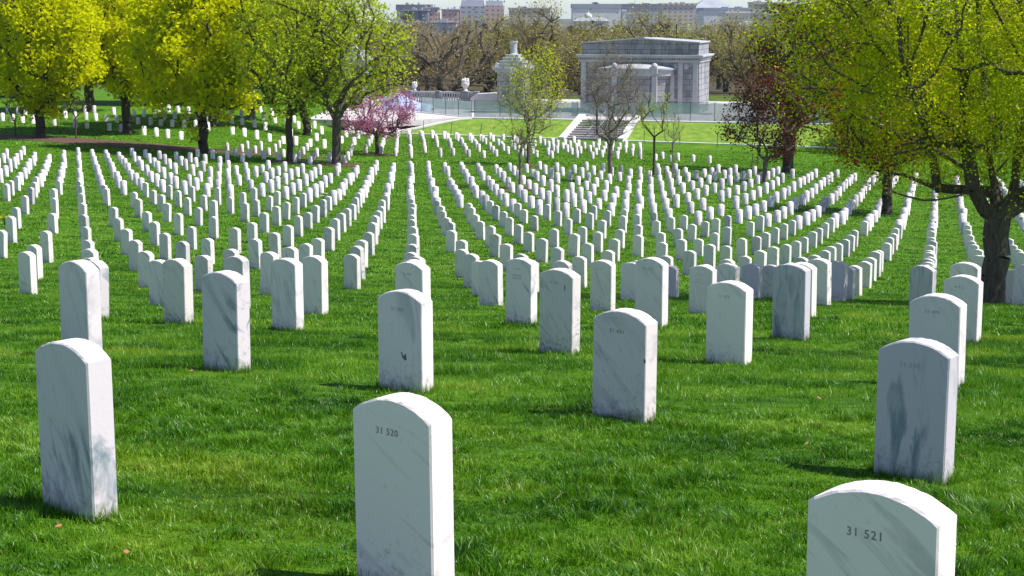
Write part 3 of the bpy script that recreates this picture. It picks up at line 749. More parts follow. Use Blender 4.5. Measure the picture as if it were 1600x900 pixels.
tree("leafing_tree", "dark green tree farthest back behind the second maple", "tree", 47, at(262, 0, 172), 172, 2.0, 15, (7.5, 5), 0.9, 0.4, M_bark_dark, M_leaf_dark, n_attr=260, per=70, spread=0.6, lsize=0.42, twper=3, twlen=0.8, group=BG)
tree("leafing_tree", "dark green tree at the left edge far behind the first maple", "tree", 48, at(20, 0, 185), 185, 2.0, 16, (8.0, 5), 1.6, 0.4, M_bark_dark, M_leaf_dark, n_attr=260, per=70, spread=0.6, lsize=0.45, twper=3, twlen=0.8, group=BG)
tree("leafing_tree", "dark green tree far behind between the third maple and the tall straight tree", "tree", 49, at(430, 0, 178), 178, 1.6, 15, (6.5, 5), 0.8, 0.4, M_bark_dark, M_leaf_dark, n_attr=240, per=70, spread=0.6, lsize=0.42, twper=3, twlen=0.8, group=BG)
# tall sparse green trees
tree("elm_tree", "tall straight green leafing tree whose bare dark limbs rise out of the picture", "tree", 51, at(458, 0, 110), 110, 3.2, 15.5, (4.2, 4.2), 3.0, 0.23, M_bark_dark, M_leaf_fresh, n_attr=220, per=58, spread=0.28, lsize=0.19, twper=4, twlen=0.8, twr=0.012, coff=(0.2, 0), curve=0.04, power=2.0, bias_up=1.2)
tree("elm_tree", "spreading green leafing tree with thick trunk just left of the pink redbud", "tree", 52, at(530, 0, 110), 110, 3.0, 12.5, (3.9, 3.9), 3.6, 0.31, M_bark, M_leaf_fresh, n_attr=180, per=48, spread=0.28, lsize=0.18, twper=4, twlen=0.8, twr=0.012, coff=(1.1, 0), curve=0.08, power=2.0, bias_up=1.0)
tree("elm_tree", "dark tree with a V-shaped double trunk standing between the two green elms, farther back", "tree", 53, at(484, 0, 142), 142, 0.9, 12, (4.0, 4), 2.5, 0.36, M_bark_dark, M_leaf_fresh, n_attr=150, per=36, spread=0.5, lsize=0.3, twper=3, twlen=0.8)
tree("redbud_tree", "small redbud covered in pink blossom at the edge of the paving", "tree", 54, at(592, 0, 122), 122, 1.3, 5.1, (3.15, 2.8), 1.25, 0.15, M_bark_dark, M_leaf_pink, n_attr=180, per=58, spread=0.14, lsize=0.095, twper=4, twlen=0.45, twr=0.009, up=0.2, lobes=0.2)
# young trees in the middle
tree("young_elm", "slender young tree with bright yellow-green leaves, its thin trunk beside a ring of mulch", "tree", 55, at(812, 0, 92), 92, 1.9, 7.4, (1.75, 1.7), 2.2, 0.085, M_bark_grey, M_leaf_fresh, n_attr=150, per=26, spread=0.16, lsize=0.09, twper=5, twlen=0.5, twr=0.008, coff=(0.45, 0), up=0.5, curve=0.12)
tree("young_elm", "leafier yellow-green young tree just behind the slender one, trunk slightly leaning", "tree", 56, at(825, 0, 116), 116, 2.2, 8.4, (1.9, 1.8), 3.0, 0.13, M_bark, M_leaf_yellow, n_attr=150, per=24, spread=0.2, lsize=0.11, twper=5, twlen=0.5, twr=0.008, coff=(0.8, 0), up=0.5, curve=0.12)
tree("bare_tree", "leafless grey-brown tree in front of the marble hall and the stairs", "tree", 57, at(951, 0, 102), 102, 2.3, 8.3, (2.2, 2.1), 2.3, 0.15, M_bark_grey, M_bud_brown, n_attr=240, per=8, spread=0.14, lsize=0.05, twper=6, twlen=0.55, twr=0.007, up=0.5, curve=0.05, shell=0.3, power=2.0)
tree("sapling", "sapling with a V of bright green boughs in front of the hall's right half", "tree", 58, at(1019, 0, 112), 112, 2.6, 5.6, (1.4, 1.2), 2.7, 0.085, M_bark_dark, M_leaf_fresh, n_attr=24, per=40, spread=0.14, lsize=0.08, twper=6, twlen=0.35, twr=0.008, up=0.6)
tree("sapling", "very thin bare sapling just right of the green V-shaped one", "tree", 59, at(1047, 0, 106), 106, 2.4, 4.6, (0.7, 0.7), 2.0, 0.05, M_bark_grey, M_leaf_fresh, n_attr=24, per=8, spread=0.1, lsize=0.05, twper=5, twlen=0.35, twr=0.006, up=0.7)
tree("sapling", "small bare sapling in the mulch bed left of the first maple's trunk", "tree", 60, at(36, 0, 122), 122, 1.2, 3.6, (0.9, 0.8), 1.2, 0.06, M_bark_dark, M_leaf_fresh, n_attr=20, per=6, spread=0.15, lsize=0.08, twper=5, twlen=0.4, twr=0.010, up=0.6)
tree("sapling", "small bare sapling in the mulch bed between the first two maples", "tree", 61, at(129, 0, 124), 124, 1.6, 4.0, (0.9, 0.8), 1.6, 0.07, M_bark_dark, M_leaf_fresh, n_attr=20, per=6, spread=0.15, lsize=0.08, twper=5, twlen=0.4, twr=0.010, up=0.6)
# dark and copper trees on the right
tree("plum_tree", "young purple-leaved tree with a straight pale trunk right of the hall", "tree", 62, at(1190, 0, 107), 107, 1.5, 7.3, (2.9, 2.6), 1.6, 0.16, M_bark_grey, M_leaf_purple, n_attr=200, per=46, spread=0.22, lsize=0.14, twper=4, twlen=0.5, twr=0.010, lobes=0.3, coff=(0.3, 0))
tree("oak_tree", "tree with a thick flared dark trunk behind the purple-leaved one", "tree", 63, at(1226, 0, 122), 122, 3.0, 13, (4.2, 4.2), 3.0, 0.42, M_bark_dark, M_leaf_purple, n_attr=180, per=40, spread=0.4, lsize=0.24, twper=4, twlen=0.7, twr=0.014, coff=(1.6, 0))
tree("copper_tree", "copper-red tree seen through the big maple's branches, short thick black trunk", "tree", 64, at(1378, 0, 84), 84, 1.7, 7.8, (3.4, 3.2), 1.9, 0.27, M_bark_dark, M_leaf_red, n_attr=260, per=46, spread=0.24, lsize=0.15, twper=4, twlen=0.6, twr=0.012)
tree("leafing_tree", "green tree far behind the big maple, filling the view beyond its branches", "tree", 65, at(1500, 0, 150), 150, 2.5, 15, (8.5, 5), 2.0, 0.4, M_bark_dark, M_leaf_fresh, n_attr=260, per=60, spread=0.6, lsize=0.35, twper=3, twlen=0.8)
tree("leafing_tree", "dull green tree behind the copper one near the right edge of the terrace fence", "tree", 66, at(1330, 0, 165), 165, 2.5, 14, (6.5, 5), 2.4, 0.4, M_bark_dark, M_bud_green, n_attr=220, per=60, spread=0.6, lsize=0.3, twper=3, twlen=0.8)

# woods beyond the terrace: individually grown, seen crown against crown
protos = []
WG = "budding trees of the wood beyond the terrace"
def wood_tree(name, seed, loc, H, r_, fork, trunk_r, leaf, per, lab, ls=0.26, n_attr=110, twper=9):
    return tree(name, lab, "tree", seed, loc[0], loc[1], fork, H, (r_, r_), fork * 0.9, trunk_r, M_bark, leaf, twig_mat=M_bark_wood, n_attr=n_attr, per=per, spread=0.45, lsize=ls, twper=twper, twlen=1.5, twr=0.02, group=WG, curve=0.08, shell=0.35, tip_r=0.035, up=0.5, zb=-13.0, lobes=0.15)
wood_tree("budding_tree", 71, (at(706, 0, 214), 214), 12.6, 6.4, 2.2, 0.75, M_bud_brown, 4, "large leafless tree with a fan of dark limbs above the balustrade", 0.18, 90, 7)
protos.append(wood_tree("budding_tree", 72, (at(830, 0, 238), 238), 13.6, 6.5, 3.5, 0.5, M_bud_gold, 34, "gold-budded tree rising behind the urn-topped pylon"))
protos.append(wood_tree("budding_tree", 73, (at(1010, 0, 232), 232), 12.6, 6.2, 3.5, 0.5, M_bud_green, 34, "bare-limbed tree showing its branches over the hall's roof"))
protos.append(wood_tree("budding_tree", 74, (at(1165, 0, 226), 226), 11.6, 6.6, 2.5, 0.45, M_bud_gold, 44, "rounded gold-green tree right of the hall's sunlit corner"))
spots = [
 (1, 652, 236, 1.0, "brown-budded tree left behind the fan-limbed bare tree", M_bud_brown), (0, 762, 246, .98, "olive-budded tree between the fan-limbed tree and the pylon", M_bud_gold),
 (2, 905, 226, 0.9, "olive-budded tree at the hall's left corner", M_bud_gold), (2, 868, 250, 1.02, "tree with dark upright limbs left of the hall", M_bud_brown),
 (0, 940, 255, 1.0, "olive tree crown showing over the hall's left roof", M_bud_gold), (1, 1085, 250, 0.98, "green-budded tree over the hall's right roof end", M_bud_green),
 (0, 1130, 268, 1.0, "farther gold tree behind the rounded one", M_bud_gold), (2, 1215, 245, 0.98, "brownish tree at the edge of the big maple's crown", M_bud_brown),
 (1, 600, 250, 0.98, "budding tree behind the blossoming redbud", M_bud_green), (0, 545, 240, 1.02, "budding tree behind the thick-trunked elm", M_bud_green),
 (2, 1265, 262, 1.0, "gold-green tree mostly hidden behind the big maple's outer leaves", M_bud_gold), (1, 728, 285, 1.0, "small far budding tree under the big office block", M_bud_brown),
 (0, 985, 290, 1.03, "far brown-budded tree under the white domed house", M_bud_brown), (1, 815, 300, 1.05, "far olive tree behind the gold-budded one", M_bud_gold),
 (2, 670, 300, 1.02, "far brown tree under the pink office tower", M_bud_brown), (0, 1180, 310, 1.0, "far grey-brown tree under the curved white roof", M_bud_brown),
 (2, 480, 255, 1.05, "budding tree behind the two green elms", M_bud_gold), (1, 1320, 280, 1.05, "budding tree far behind the copper one", M_bud_brown),
 (0, 900, 320, 1.05, "far budding tree left of the white domed house", M_bud_green), (2, 1060, 320, 1.05, "far budding tree under the tan office building", M_bud_brown), (1, 1120, 345, 1.1, "farthest grey-brown tree below the grey terminal", M_bud_brown),
 (0, 770, 350, 1.1, "farthest brown tree below the office block's sunlit corner", M_bud_brown), (1, 620, 345, 1.1, "farthest brown tree below the white flat roofs", M_bud_brown)]
for k, (p, px, d, s, lab, ml) in enumerate(spots):
    copy_tree(protos[p], (at(px, 0, d), d, -13.0 - (d - 230) * 0.028), 0.9 + k * 2.1, (s * 1.05, s * 1.05, s * (0.90 if d < 270 else 0.82)), lab, WG, ml)
# a distant belt of woods down to the river
r = np.random.default_rng(5)
pts = []
for k in range(1500):
    y = 380 + 900 * r.random() ** 1.3; x = (r.random() * 2 - 1) * 0.36 * y; zz = g(x, y)
    h = 9 + 6 * r.random(); c0 = np.array([x, y, zz + h * 0.5])
    v = r.normal(size=(16, 3)); v /= np.linalg.norm(v, axis=1, keepdims=True); pts.append(c0 + v * np.array([5, 5, h * 0.5]) * (0.5 + 0.5 * r.random((16, 1))))
me = leaf_mesh("far_wood", r, np.concatenate(pts), 4, 1.3, 2.2)
M_farwood = leaf_mat("far_wood_crowns", (0.08, 0.065, 0.045), (0.12, 0.10, 0.06), (0.16, 0.15, 0.07), 0.2, 0.02)
tag(link("far_wood", me, M_farwood), "distant brown and olive wood between the terrace trees and the city", "woods", kind='stuff')

# ------------------------------------------------------------------ terrace, kerbs, stairs
M_kerb = plain("white_kerb_stone", (0.60, 0.58, 0.56), 0.75, 0.08, 1.5)
M_pave = plain("pale_paving", (0.55, 0.50, 0.50), 0.8, 0.12, 0.8)
def strip(name, pts, w, top, mat_, label, cat):
    """kerb following the ground along local polyline"""
    mb = MB()
    for a, b_ in zip(pts[:-1], pts[1:]):
        n = max(1, int(math.hypot(b_[0] - a[0], b_[1] - a[1]) / 1.5))
        for k in range(n):
            p = [a[i] + (b_[i] - a[i]) * k / n for i in (0, 1)]; q = [a[i] + (b_[i] - a[i]) * (k + 1) / n for i in (0, 1)]
            dx, dy = q[0] - p[0], q[1] - p[1]; l = math.hypot(dx, dy); nx_, ny_ = -dy / l * w / 2, dx / l * w / 2
            cor = [(p[0] - nx_, p[1] - ny_), (q[0] - nx_, q[1] - ny_), (q[0] + nx_, q[1] + ny_), (p[0] + nx_, p[1] + ny_)]
            W_ = [to_world(*c_) for c_ in cor]
            zp = max(g(*W_[0]), g(*W_[3])); zq = max(g(*W_[1]), g(*W_[2]))
            mb.prism(W_, [zp - .4, zq - .4, zq - .4, zp - .4], [zp + top, zq + top, zq + top, zp + top])
    o = mb.build(name, mat_); tag(o, label, cat); return o
strip("kerb", [(-15.5, 0), (3.0, 0)], 0.5, 0.10, M_kerb, "long white kerb along the foot of the lawn bank, left of the stairs", "kerb")
strip("kerb", [(8.9, 0), (60, 0)], 0.5, 0.10, M_kerb, "long white kerb along the foot of the lawn bank, right of the stairs", "kerb")
strip("kerb", [(-15.5, 0.2), (-8.5, 8.0), (3.0, 8.0)], 0.45, 0.12, M_kerb, "white kerb on top of the lawn bank from the paving to the stairs", "kerb")
strip("kerb", [(8.9, 8.0), (60, 8.0)], 0.45, 0.12, M_kerb, "white kerb on top of the lawn bank right of the stairs", "kerb")
# terrace paving
mb = MB()
tp = [(-30, 2), (-16.0, 0.6), (-8.9, 8.35), (60, 8.35), (60, 45), (-30, 45)]
mb.prism([to_world(*p) for p in tp], -11.6, [-10.98] * 6)
o = mb.build("terrace", M_pave); tag(o, kind='structure')
# grass apron between stones and kerb is ground; brighter lawn on the bank
M_bank, nt, b = mat("bank_lawn"); L = nt.links
geo = N(nt, "ShaderNodeNewGeometry"); nz = N(nt, "ShaderNodeTexNoise", Scale=1.2, Detail=8.0, Roughness=0.75); L.new(geo.outputs["Position"], nz.inputs["Vector"])
rr_ = ramp(nt, nz.outputs["Fac"], [(0.33, (0.06, 0.15, 0.005)), (0.5, (0.125, 0.225, 0.008)), (0.68, (0.25, 0.29, 0.035))]); L.new(rr_.outputs[0], b.inputs["Base Color"]); b.inputs["Roughness"].default_value = 0.9
bp = N(nt, "ShaderNodeBump", Strength=0.8, Distance=0.1); L.new(nz.outputs["Fac"], bp.inputs["Height"]); L.new(bp.outputs[0], b.inputs["Normal"])
lv, lf = [], []
def bank_patch(name, x0f, x1):
    ny_, nx_ = 18, 60; vs = []
    for a in range(ny_ + 1):
        ly = 0.25 + (7.75 - 0.25) * a / ny_; xs = x0f(ly)
        for q in range(nx_ + 1):
            lx = xs + (x1 - xs) * q / nx_; w_ = to_world(lx, ly); vs.append((w_[0], w_[1], g(*w_) + 0.03))
    fs = [(a * (nx_ + 1) + q, a * (nx_ + 1) + q + 1, (a + 1) * (nx_ + 1) + q + 1, (a + 1) * (nx_ + 1) + q) for a in range(ny_) for q in range(nx_)]
    me = bpy.data.meshes.new(name); me.from_pydata(vs, [], fs); me.update()
    for p in me.polygons: p.use_smooth = True
    o = link(name, me, M_bank); tag(o, kind='structure'); return o
bank_patch("lawn_bank", lambda ly: -15.0 + ly * 0.9, 2.7)
bank_patch("lawn_bank", lambda ly: 9.2, 60)
# stairs
M_step = plain("step_stone", (0.33, 0.31, 0.31), 0.85, 0.15, 2.0)
ROT = Matrix.Rotation(-ALPHA, 4, 'Z')
root = empty("stairs", (*to_world(0, 0), 0), "flight of grey stone steps with white sloping side walls up the lawn bank", "stairs", rz=-ALPHA)
zl = Z_LOW - 0.05
nst = 9; mb = MB()
for k in range(nst):
    z1 = zl + (Z_TOP + 0.12 - zl) * (k + 1) / nst
    y0_ = -0.2 + 8.4 * k / nst
    mb.box(3.35, 8.55, y0_, 8.6, z1 - 0.17 if k else z1 - .5, z1)
    mb.box(3.35, 8.55, y0_ - 0.03, y0_ + 0.3, z1 + 0.001, z1 + 0.02)
mb.build("step", M_step, root)
for x0_, x1_ in ((2.75, 3.35), (8.55, 9.15)):
    mb = MB(); b0 = len(mb.v)
    prof = [(-0.7, zl - .5), (-0.7, zl + 0.28), (0.1, zl + 0.34), (8.2, Z_TOP + 0.62), (8.9, Z_TOP + 0.62), (8.9, zl - .5)]
    mb.v = [(x0_, y, z) for y, z in prof] + [(x1_, y, z) for y, z in prof]; n = 6
    mb.f = [tuple(range(n)), tuple(reversed(range(n, 2 * n)))] + [((i + 1) % n, i, n + i, n + (i + 1) % n) for i in range(n)]
    mb.build("side_wall", M_kerb, root, bevel=0.02)
M_rail = plain("pale_metal", (0.5, 0.5, 0.5), 0.4, 0.1, 2, metal=0.6)
for xr in (5.6, 6.3):
    mb = MB(); mb.tube((xr, 0.2, zl + .95), (xr, 8.2, Z_TOP + 1.0), 0.035)
    for yy in (0.2, 2.9, 5.5, 8.2): 
        zz = zl + (Z_TOP - zl) * yy / 8.4; mb.tube((xr, yy, zz), (xr, yy, zz + 0.95), 0.03)
    mb.build("handrail", M_rail, root)

# screened fence
M_screen, nt, b = mat("green_screen"); L = nt.links
tc = N(nt, "ShaderNodeTexCoord"); nz = N(nt, "ShaderNodeTexNoise", Scale=0.6, Detail=5.0); L.new(tc.outputs["Object"], nz.inputs["Vector"])
rr_ = ramp(nt, nz.outputs["Fac"], [(0.35, (0.20, 0.30, 0.29)), (0.65, (0.33, 0.44, 0.42))]); L.new(rr_.outputs[0], b.inputs["Base Color"]); b.inputs["Roughness"].default_value = 0.6
tr = N(nt, "ShaderNodeBsdfTransparent"); tl = N(nt, "ShaderNodeBsdfTranslucent"); L.new(rr_.outputs[0], tl.inputs[0]); m1 = N(nt, "ShaderNodeMixShader"); m1.inputs[0].default_value = 0.35
L.new(b.outputs[0], m1.inputs[1]); L.new(tl.outputs[0], m1.inputs[2]); m2 = N(nt, "ShaderNodeMixShader"); m2.inputs[0].default_value = 0.22
L.new(m1.outputs[0], m2.inputs[1]); L.new(tr.outputs[0], m2.inputs[2]); L.new(m2.outputs[0], nt.nodes["Material Output"].inputs[0])
M_post = plain("dark_metal_post", (0.06, 0.08, 0.07), 0.5, 0.1, 2, metal=0.3)
def fence(label, pts, h, grp="green screened fences on the terrace", gap=2.4):
    root = empty("fence", (*to_world(*pts[0]), -10.98), label, "fence", grp, rz=-ALPHA)
    ox, oy = pts[0]; mb = MB(); pb = []
    for a, b_ in zip(pts[:-1], pts[1:]):
        n = max(1, int(math.hypot(b_[0] - a[0], b_[1] - a[1]) / gap))
        for k in range(n):
            p = [a[i] + (b_[i] - a[i]) * k / n for i in (0, 1)]; q = [a[i] + (b_[i] - a[i]) * (k + 1) / n for i in (0, 1)]
            # slack cloth: five columns with a slight belly
            m = 5; b0 = len(mb.v)
            dx, dy = q[0] - p[0], q[1] - p[1]; l = math.hypot(dx, dy)
            for c_ in range(m + 1):
                t = c_ / m; bel = 0.05 * math.sin(math.pi * t)
                for zc in (0.03, h * 0.5, h - 0.03 - 0.06 * math.sin(math.pi * t)):
                    bb = bel * (1 if zc > 0.1 and zc < h * .8 else 0)
                    mb.v.append((p[0] - ox + dx * t - dy / l * bb, p[1] - oy + dy * t + dx / l * bb, zc))
            for c_ in range(m):
                for e in range(2): i_ = b0 + c_ * 3 + e; mb.f.append((i_, i_ + 3, i_ + 4, i_ + 1))
            pb.append(p)
        pb.append(b_)
    mb.build("screen", M_screen, root)
    for p in pb: MB().tube((p[0] - ox, p[1] - oy - 0.05, 0), (p[0] - ox, p[1] - oy - 0.05, h + 0.06), 0.03).build("post", M_post, root)
    MB().tube((pts[0][0] - ox, pts[0][1] - oy - .04, h), (pts[1][0] - ox, pts[1][1] - oy - .04, h), 0.022).build("rail", M_post, root)
    return root
fence("green screened fence on the bank's top, left of the stairs", [(-8.4, 8.6), (2.6, 8.6)], 1.75)
fence("green screened fence on the bank's top, right of the stairs", [(9.3, 8.6), (46, 8.6)], 1.85)
fence("short run of green screened fence going back behind the redbud", [(-16.5, 15.5), (-8.8, 8.8)], 1.7)
fence("green screened fence farther back behind the head of the stairs", [(1.0, 13.0), (12, 13.0)], 1.5)

# ------------------------------------------------------------------ marble hall
def stone_blocks(name, c, mortar, bw, bh, bump=0.4):
    m, nt, b = mat(name); L = nt.links
    tc = N(nt, "ShaderNodeTexCoord"); sp = N(nt, "ShaderNodeSeparateXYZ"); L.new(tc.outputs["Object"], sp.inputs[0])
    cb = N(nt, "ShaderNodeCombineXYZ"); ad = N(nt, "ShaderNodeMath", operation='ADD'); L.new(sp.outputs[0], ad.inputs[0]); L.new(sp.outputs[1], ad.inputs[1])
    L.new(ad.outputs[0], cb.inputs[0]); L.new(sp.outputs[2], cb.inputs[1])
    br = N(nt, "ShaderNodeTexBrick"); L.new(cb.outputs[0], br.inputs["Vector"])
    br.inputs["Scale"].default_value = 1.0; br.inputs["Brick Width"].default_value = bw; br.inputs["Row Height"].default_value = bh; br.inputs["Mortar Size"].default_value = 0.03
    br.inputs["Color1"].default_value = (*c, 1); br.inputs["Color2"].default_value = (*[x * 0.8 for x in c], 1); br.inputs["Mortar"].default_value = (*mortar, 1)
    mp = N(nt, "ShaderNodeMapping"); mp.inputs["Scale"].default_value = (1.5, 1.5, 0.4); L.new(tc.outputs["Object"], mp.inputs["Vector"])
    nz = N(nt, "ShaderNodeTexNoise", Scale=1.0, Detail=8.0, Roughness=0.65); L.new(mp.outputs[0], nz.inputs["Vector"])
    st = ramp(nt, nz.outputs["Fac"], [(0.35, (0.5, 0.5, 0.52)), (0.6, (1, 1, 1))])
    c_ = mixc(nt, 1.0, br.outputs["Color"], st.outputs[0], 'MULTIPLY'); L.new(c_, b.inputs["Base Color"]); b.inputs["Roughness"].default_value = 0.75
    return m
M_hall = stone_blocks("hall_marble", (0.34, 0.34, 0.355), (0.10, 0.10, 0.12), 1.5, 0.62)
M_trim = plain("hall_trim_marble", (0.38, 0.385, 0.40), 0.7, 0.14, 0.9)
HX, HY, HW, HD = 0.3, 20.0, 13.0, 7.5
hall = empty("marble_hall", (*to_world(HX, HY), -11.0), "grey marble hall with a heavy cornice and a curved bay under a shallow white roof", "building", rz=-ALPHA)
H1, H2, H3 = 6.2, 7.55, 7.9
MB().box(0, HW, 0, HD, -1, H1).build("wall", M_hall, hall, bevel=0.02)
mb = MB()
mb.box(-.12, HW + .12, -.12, HD + .12, H1 - 0.72, H1 - 0.45); mb.box(-.45, HW + .45, -.45, HD + .45, H1 - 0.12, H1 + 0.08); mb.box(-.30, HW + .30, -.30, HD + .30, H1 - 0.24, H1 - 0.12)
mb.build("cornice", M_trim, hall, bevel=0.02)
mb = MB()
for k in range(52): x = -.1 + k * (HW + .2) / 51; mb.box(x - .06, x + .06, -.27, -.12, H1 - 0.42, H1 - 0.26)
for k in range(28): y = k * HD / 27; mb.box(HW + .12, HW + .27, y - .06, y + .06, H1 - 0.42, H1 - 0.26)
mb.build("dentils", M_trim, hall)
mb = MB()   # attic with low peaked parapet
fr = [(0.1, H1 + .08), (HW - .1, H1 + .08), (HW - .1, H2 - .02), (HW * 0.55, H3), (HW * 0.45, H3), (0.1, H2 - .12)]
mb.v = [(x, 0.1, z) for x, z in fr] + [(x, HD - .1, z) for x, z in fr]; n = 6
mb.f = [tuple(range(n)), tuple(reversed(range(n, 2 * n)))] + [((i + 1) % n, i, n + i, n + (i + 1) % n) for i in range(n)]
mb.build("attic", M_hall, hall)
mb = MB()
cp = [(HW + .05, H2 - .02), (HW * 0.55, H3), (HW * 0.45, H3), (-.05, H2 - .12)]
for (xa, za), (xb, zb) in zip(cp[:-1], cp[1:]):
    b0 = len(mb.v)
    for x, z in ((xa, za), (xb, zb)):
        mb.v += [(x, -.05, z + .005), (x, HD + .05, z + .005), (x, HD + .05, z + .13), (x, -.05, z + .13)]
    mb.f += [(b0, b0 + 3, b0 + 7, b0 + 4), (b0 + 3, b0 + 2, b0 + 6, b0 + 7), (b0 + 2, b0 + 1, b0 + 5, b0 + 6), (b0 + 1, b0, b0 + 4, b0 + 5), (b0, b0 + 1, b0 + 2, b0 + 3), (b0 + 7, b0 + 6, b0 + 5, b0 + 4)]
mb.box(HW * .46, HW * .54, -.04, .5, H3 + .14, H3 + .28)
mb.build("coping", M_trim, hall)
# curved bay: wall, entablature, shallow half-dome roof, pilasters with rounded caps
bcx = 6.2; br_ = 4.0
def curved(r0, r1, z0, z1, n=30, squash=0.36):
    m = MB(); 
    for k in range(n + 1):
        a = math.pi + math.pi * k / n
        for r_, z in ((r0, z0), (r1, z0), (r1, z1), (r0, z1)): m.v.append((bcx + r_ * math.cos(a), -0.02 + r_ * squash * math.sin(a), z))
    for k in range(n):
        b0 = k * 4
        for i in range(4): m.f.append((b0 + i, b0 + (i + 1) % 4, b0 + 4 + (i + 1) % 4, b0 + 4 + i))
    m.f += [(0, 3, 2, 1), (n * 4, n * 4 + 1, n * 4 + 2, n * 4 + 3)]
    return m
curved(3.3, 3.62, -1, 4.05).build("bay_wall", M_hall, hall)
curved(3.2, 4.05, 4.05, 4.7).build("entablature", M_trim, hall, bevel=0.02)
curved(3.2, 4.3, 4.7, 4.86).build("bay_cornice", M_trim, hall)
m = MB(); n = 30
prof = [(4.3, 4.862), (3.2, 5.08), (1.9, 5.26), (0.7, 5.34), (0.02, 5.36)]
for r_, z in prof:
    for k in range(n + 1):
        a = math.pi + math.pi * k / n; m.v.append((bcx + r_ * math.cos(a), -0.02 + r_ * .36 * math.sin(a), z))
for i in range(len(prof) - 1):
    for k in range(n): b0 = i * (n + 1) + k; m.f.append((b0, b0 + 1, b0 + n + 2, b0 + n + 1))
m.build("bay_roof", M_trim, hall, smooth=True)
for ang in (235, 305):
    a = R(ang); px_, py_ = bcx + 3.8 * math.cos(a), 3.8 * .36 * math.sin(a)
    m = MB(); m.box(px_ - .28, px_ + .28, py_ - .22, py_ + .3, -1, 4.04); m.box(px_ - .34, px_ + .34, py_ - .45, py_ + .3, 4.3, 5.0)
    m.lathe([(.34, 5.0), (.36, 5.15), (.28, 5.32), (.12, 5.42), (.02, 5.45)], px_, py_ - .1, 12)
    m.build("pilaster", M_trim, hall, bevel=0.02)
for px_ in (0.35, 11.0, 12.6):
    MB().box(px_ - .26, px_ + .26, -.14, -.003, -1, H1 - .73).build("pilaster", M_trim, hall, bevel=0.015)
m = MB(); m.box(9.9, 10.35, -.10, -.003, 1.6, 4.2); m.box(9.55, 10.6, -.07, -.002, 1.4, 1.62)
m.build("relief_frame", M_trim, hall, bevel=0.01)
m = MB(); m.lathe([(0.02, -.05), (.5, -.04), (.52, 0), (.02, 0.02)], 0, 0, 20); 
o = m.build("relief_wreath", M_trim, hall); o.rotation_euler = (R(90), 0, 0); o.location = (9.75, -.02, 2.6)
for k, px_ in enumerate((10.4, 11.6)):
    m = MB(); m.lathe([(.02, -.05), (.26, -.04), (.28, 0), (.02, 0.02)], 0, 0, 18); o = m.build("roundel", M_trim, hall); o.rotation_euler = (R(90), 0, 0); o.location = (px_, -.02, H1 - 1.15)
MB().box(HW - .9, HW + 1.6, -.5, -.1, -1, 0.15).build("plinth", M_trim, hall, bevel=0.03)

def pylon(name, lx, ly, s, lab, zt=0):
    root = empty(name, (*to_world(lx, ly), -11.0 + zt), lab, "pylon", rz=-ALPHA); root.scale = (s, s, s)
    MB().box(-1.35, 1.35, -1.3, 1.3, -1.5, 4.0).build("shaft", M_hall, root, bevel=0.02)
    MB().box(-1.75, 1.75, -1.7, 1.7, 4.25, 4.5).box(-1.55, 1.55, -1.5, 1.5, 4.0, 4.25).build("cornice", M_trim, root, bevel=0.03)
    m = MB()
    for k, (a, h) in enumerate(((1.5, .32), (1.2, .30), (.9, .30), (.65, .28))):
        z0 = 4.5 + sum((.32, .30, .30, .28)[:k]); m.box(-a, a, -a, a, z0, z0 + h)
    # corner acroteria on the sunny side
    for sx_ in (-1.35, 1.35):
        for sy_ in (-1.35, 1.35): m.frustum(sx_, sy_, 4.5, 4.95, .24, .24, .1, .1)
    m.build("stepped_cap", M_trim, root, bevel=0.03)
    MB().lathe([(.46, 5.7), (.36, 5.85), (.33, 6.3), (.36, 6.75), (.44, 6.9), (.44, 7.0), (.02, 7.02)], 0, 0, 20).build("urn", M_trim, root, smooth=False)
    return root
# pylons: pixel columns 803 and 556
pylon("pylon", -6.7, 18.0, 1.1, "marble pylon with a stepped cap and urn, half hidden by the slender green tree")
pylon("pylon", -26.9, 22.5, 1.12, "marble pylon with a stepped cap and urn seen through the elm's leaves at left", 0.4)

# balustrade behind the fence
bal = empty("balustrade", (*to_world(-20.2, 22), -10.98), "pale stone balustrade on the terrace with heavy pedestals", "balustrade", rz=-ALPHA)
BL = 8.4
MB().box(0, BL, -.25, .25, 1.75, 1.95).build("top_rail", M_trim, bal, bevel=0.03)
MB().box(0, BL, -.3, .3, 0, 0.75).build("base", M_trim, bal, bevel=0.03)
nb = 26
for k in range(nb):
    x = 0.5 + k * (BL - 1.0) / (nb - 1)
    if abs(x - 6.8) < .5: continue
    MB().lathe([(.09, .75), (.13, .85), (.08, .95), (.13, 1.25), (.07, 1.55), (.11, 1.75)], x, 0, 8).build("baluster", M_trim, bal)
for x, w_ in ((0.2, .3), (3.6, .25), (6.8, .45), (8.1, .3)): MB().box(x - w_, x + w_, -.36, .36, -.3, 2.02).build("pedestal", M_hall, bal, bevel=0.02)
def blob(m, c, r, n=10):
    prof = [(r[0] * math.sin(math.pi * k / 8) + 0.001, c[2] - r[2] * math.cos(math.pi * k / 8)) for k in range(9)]
    m.lathe(prof, c[0], c[1], n)
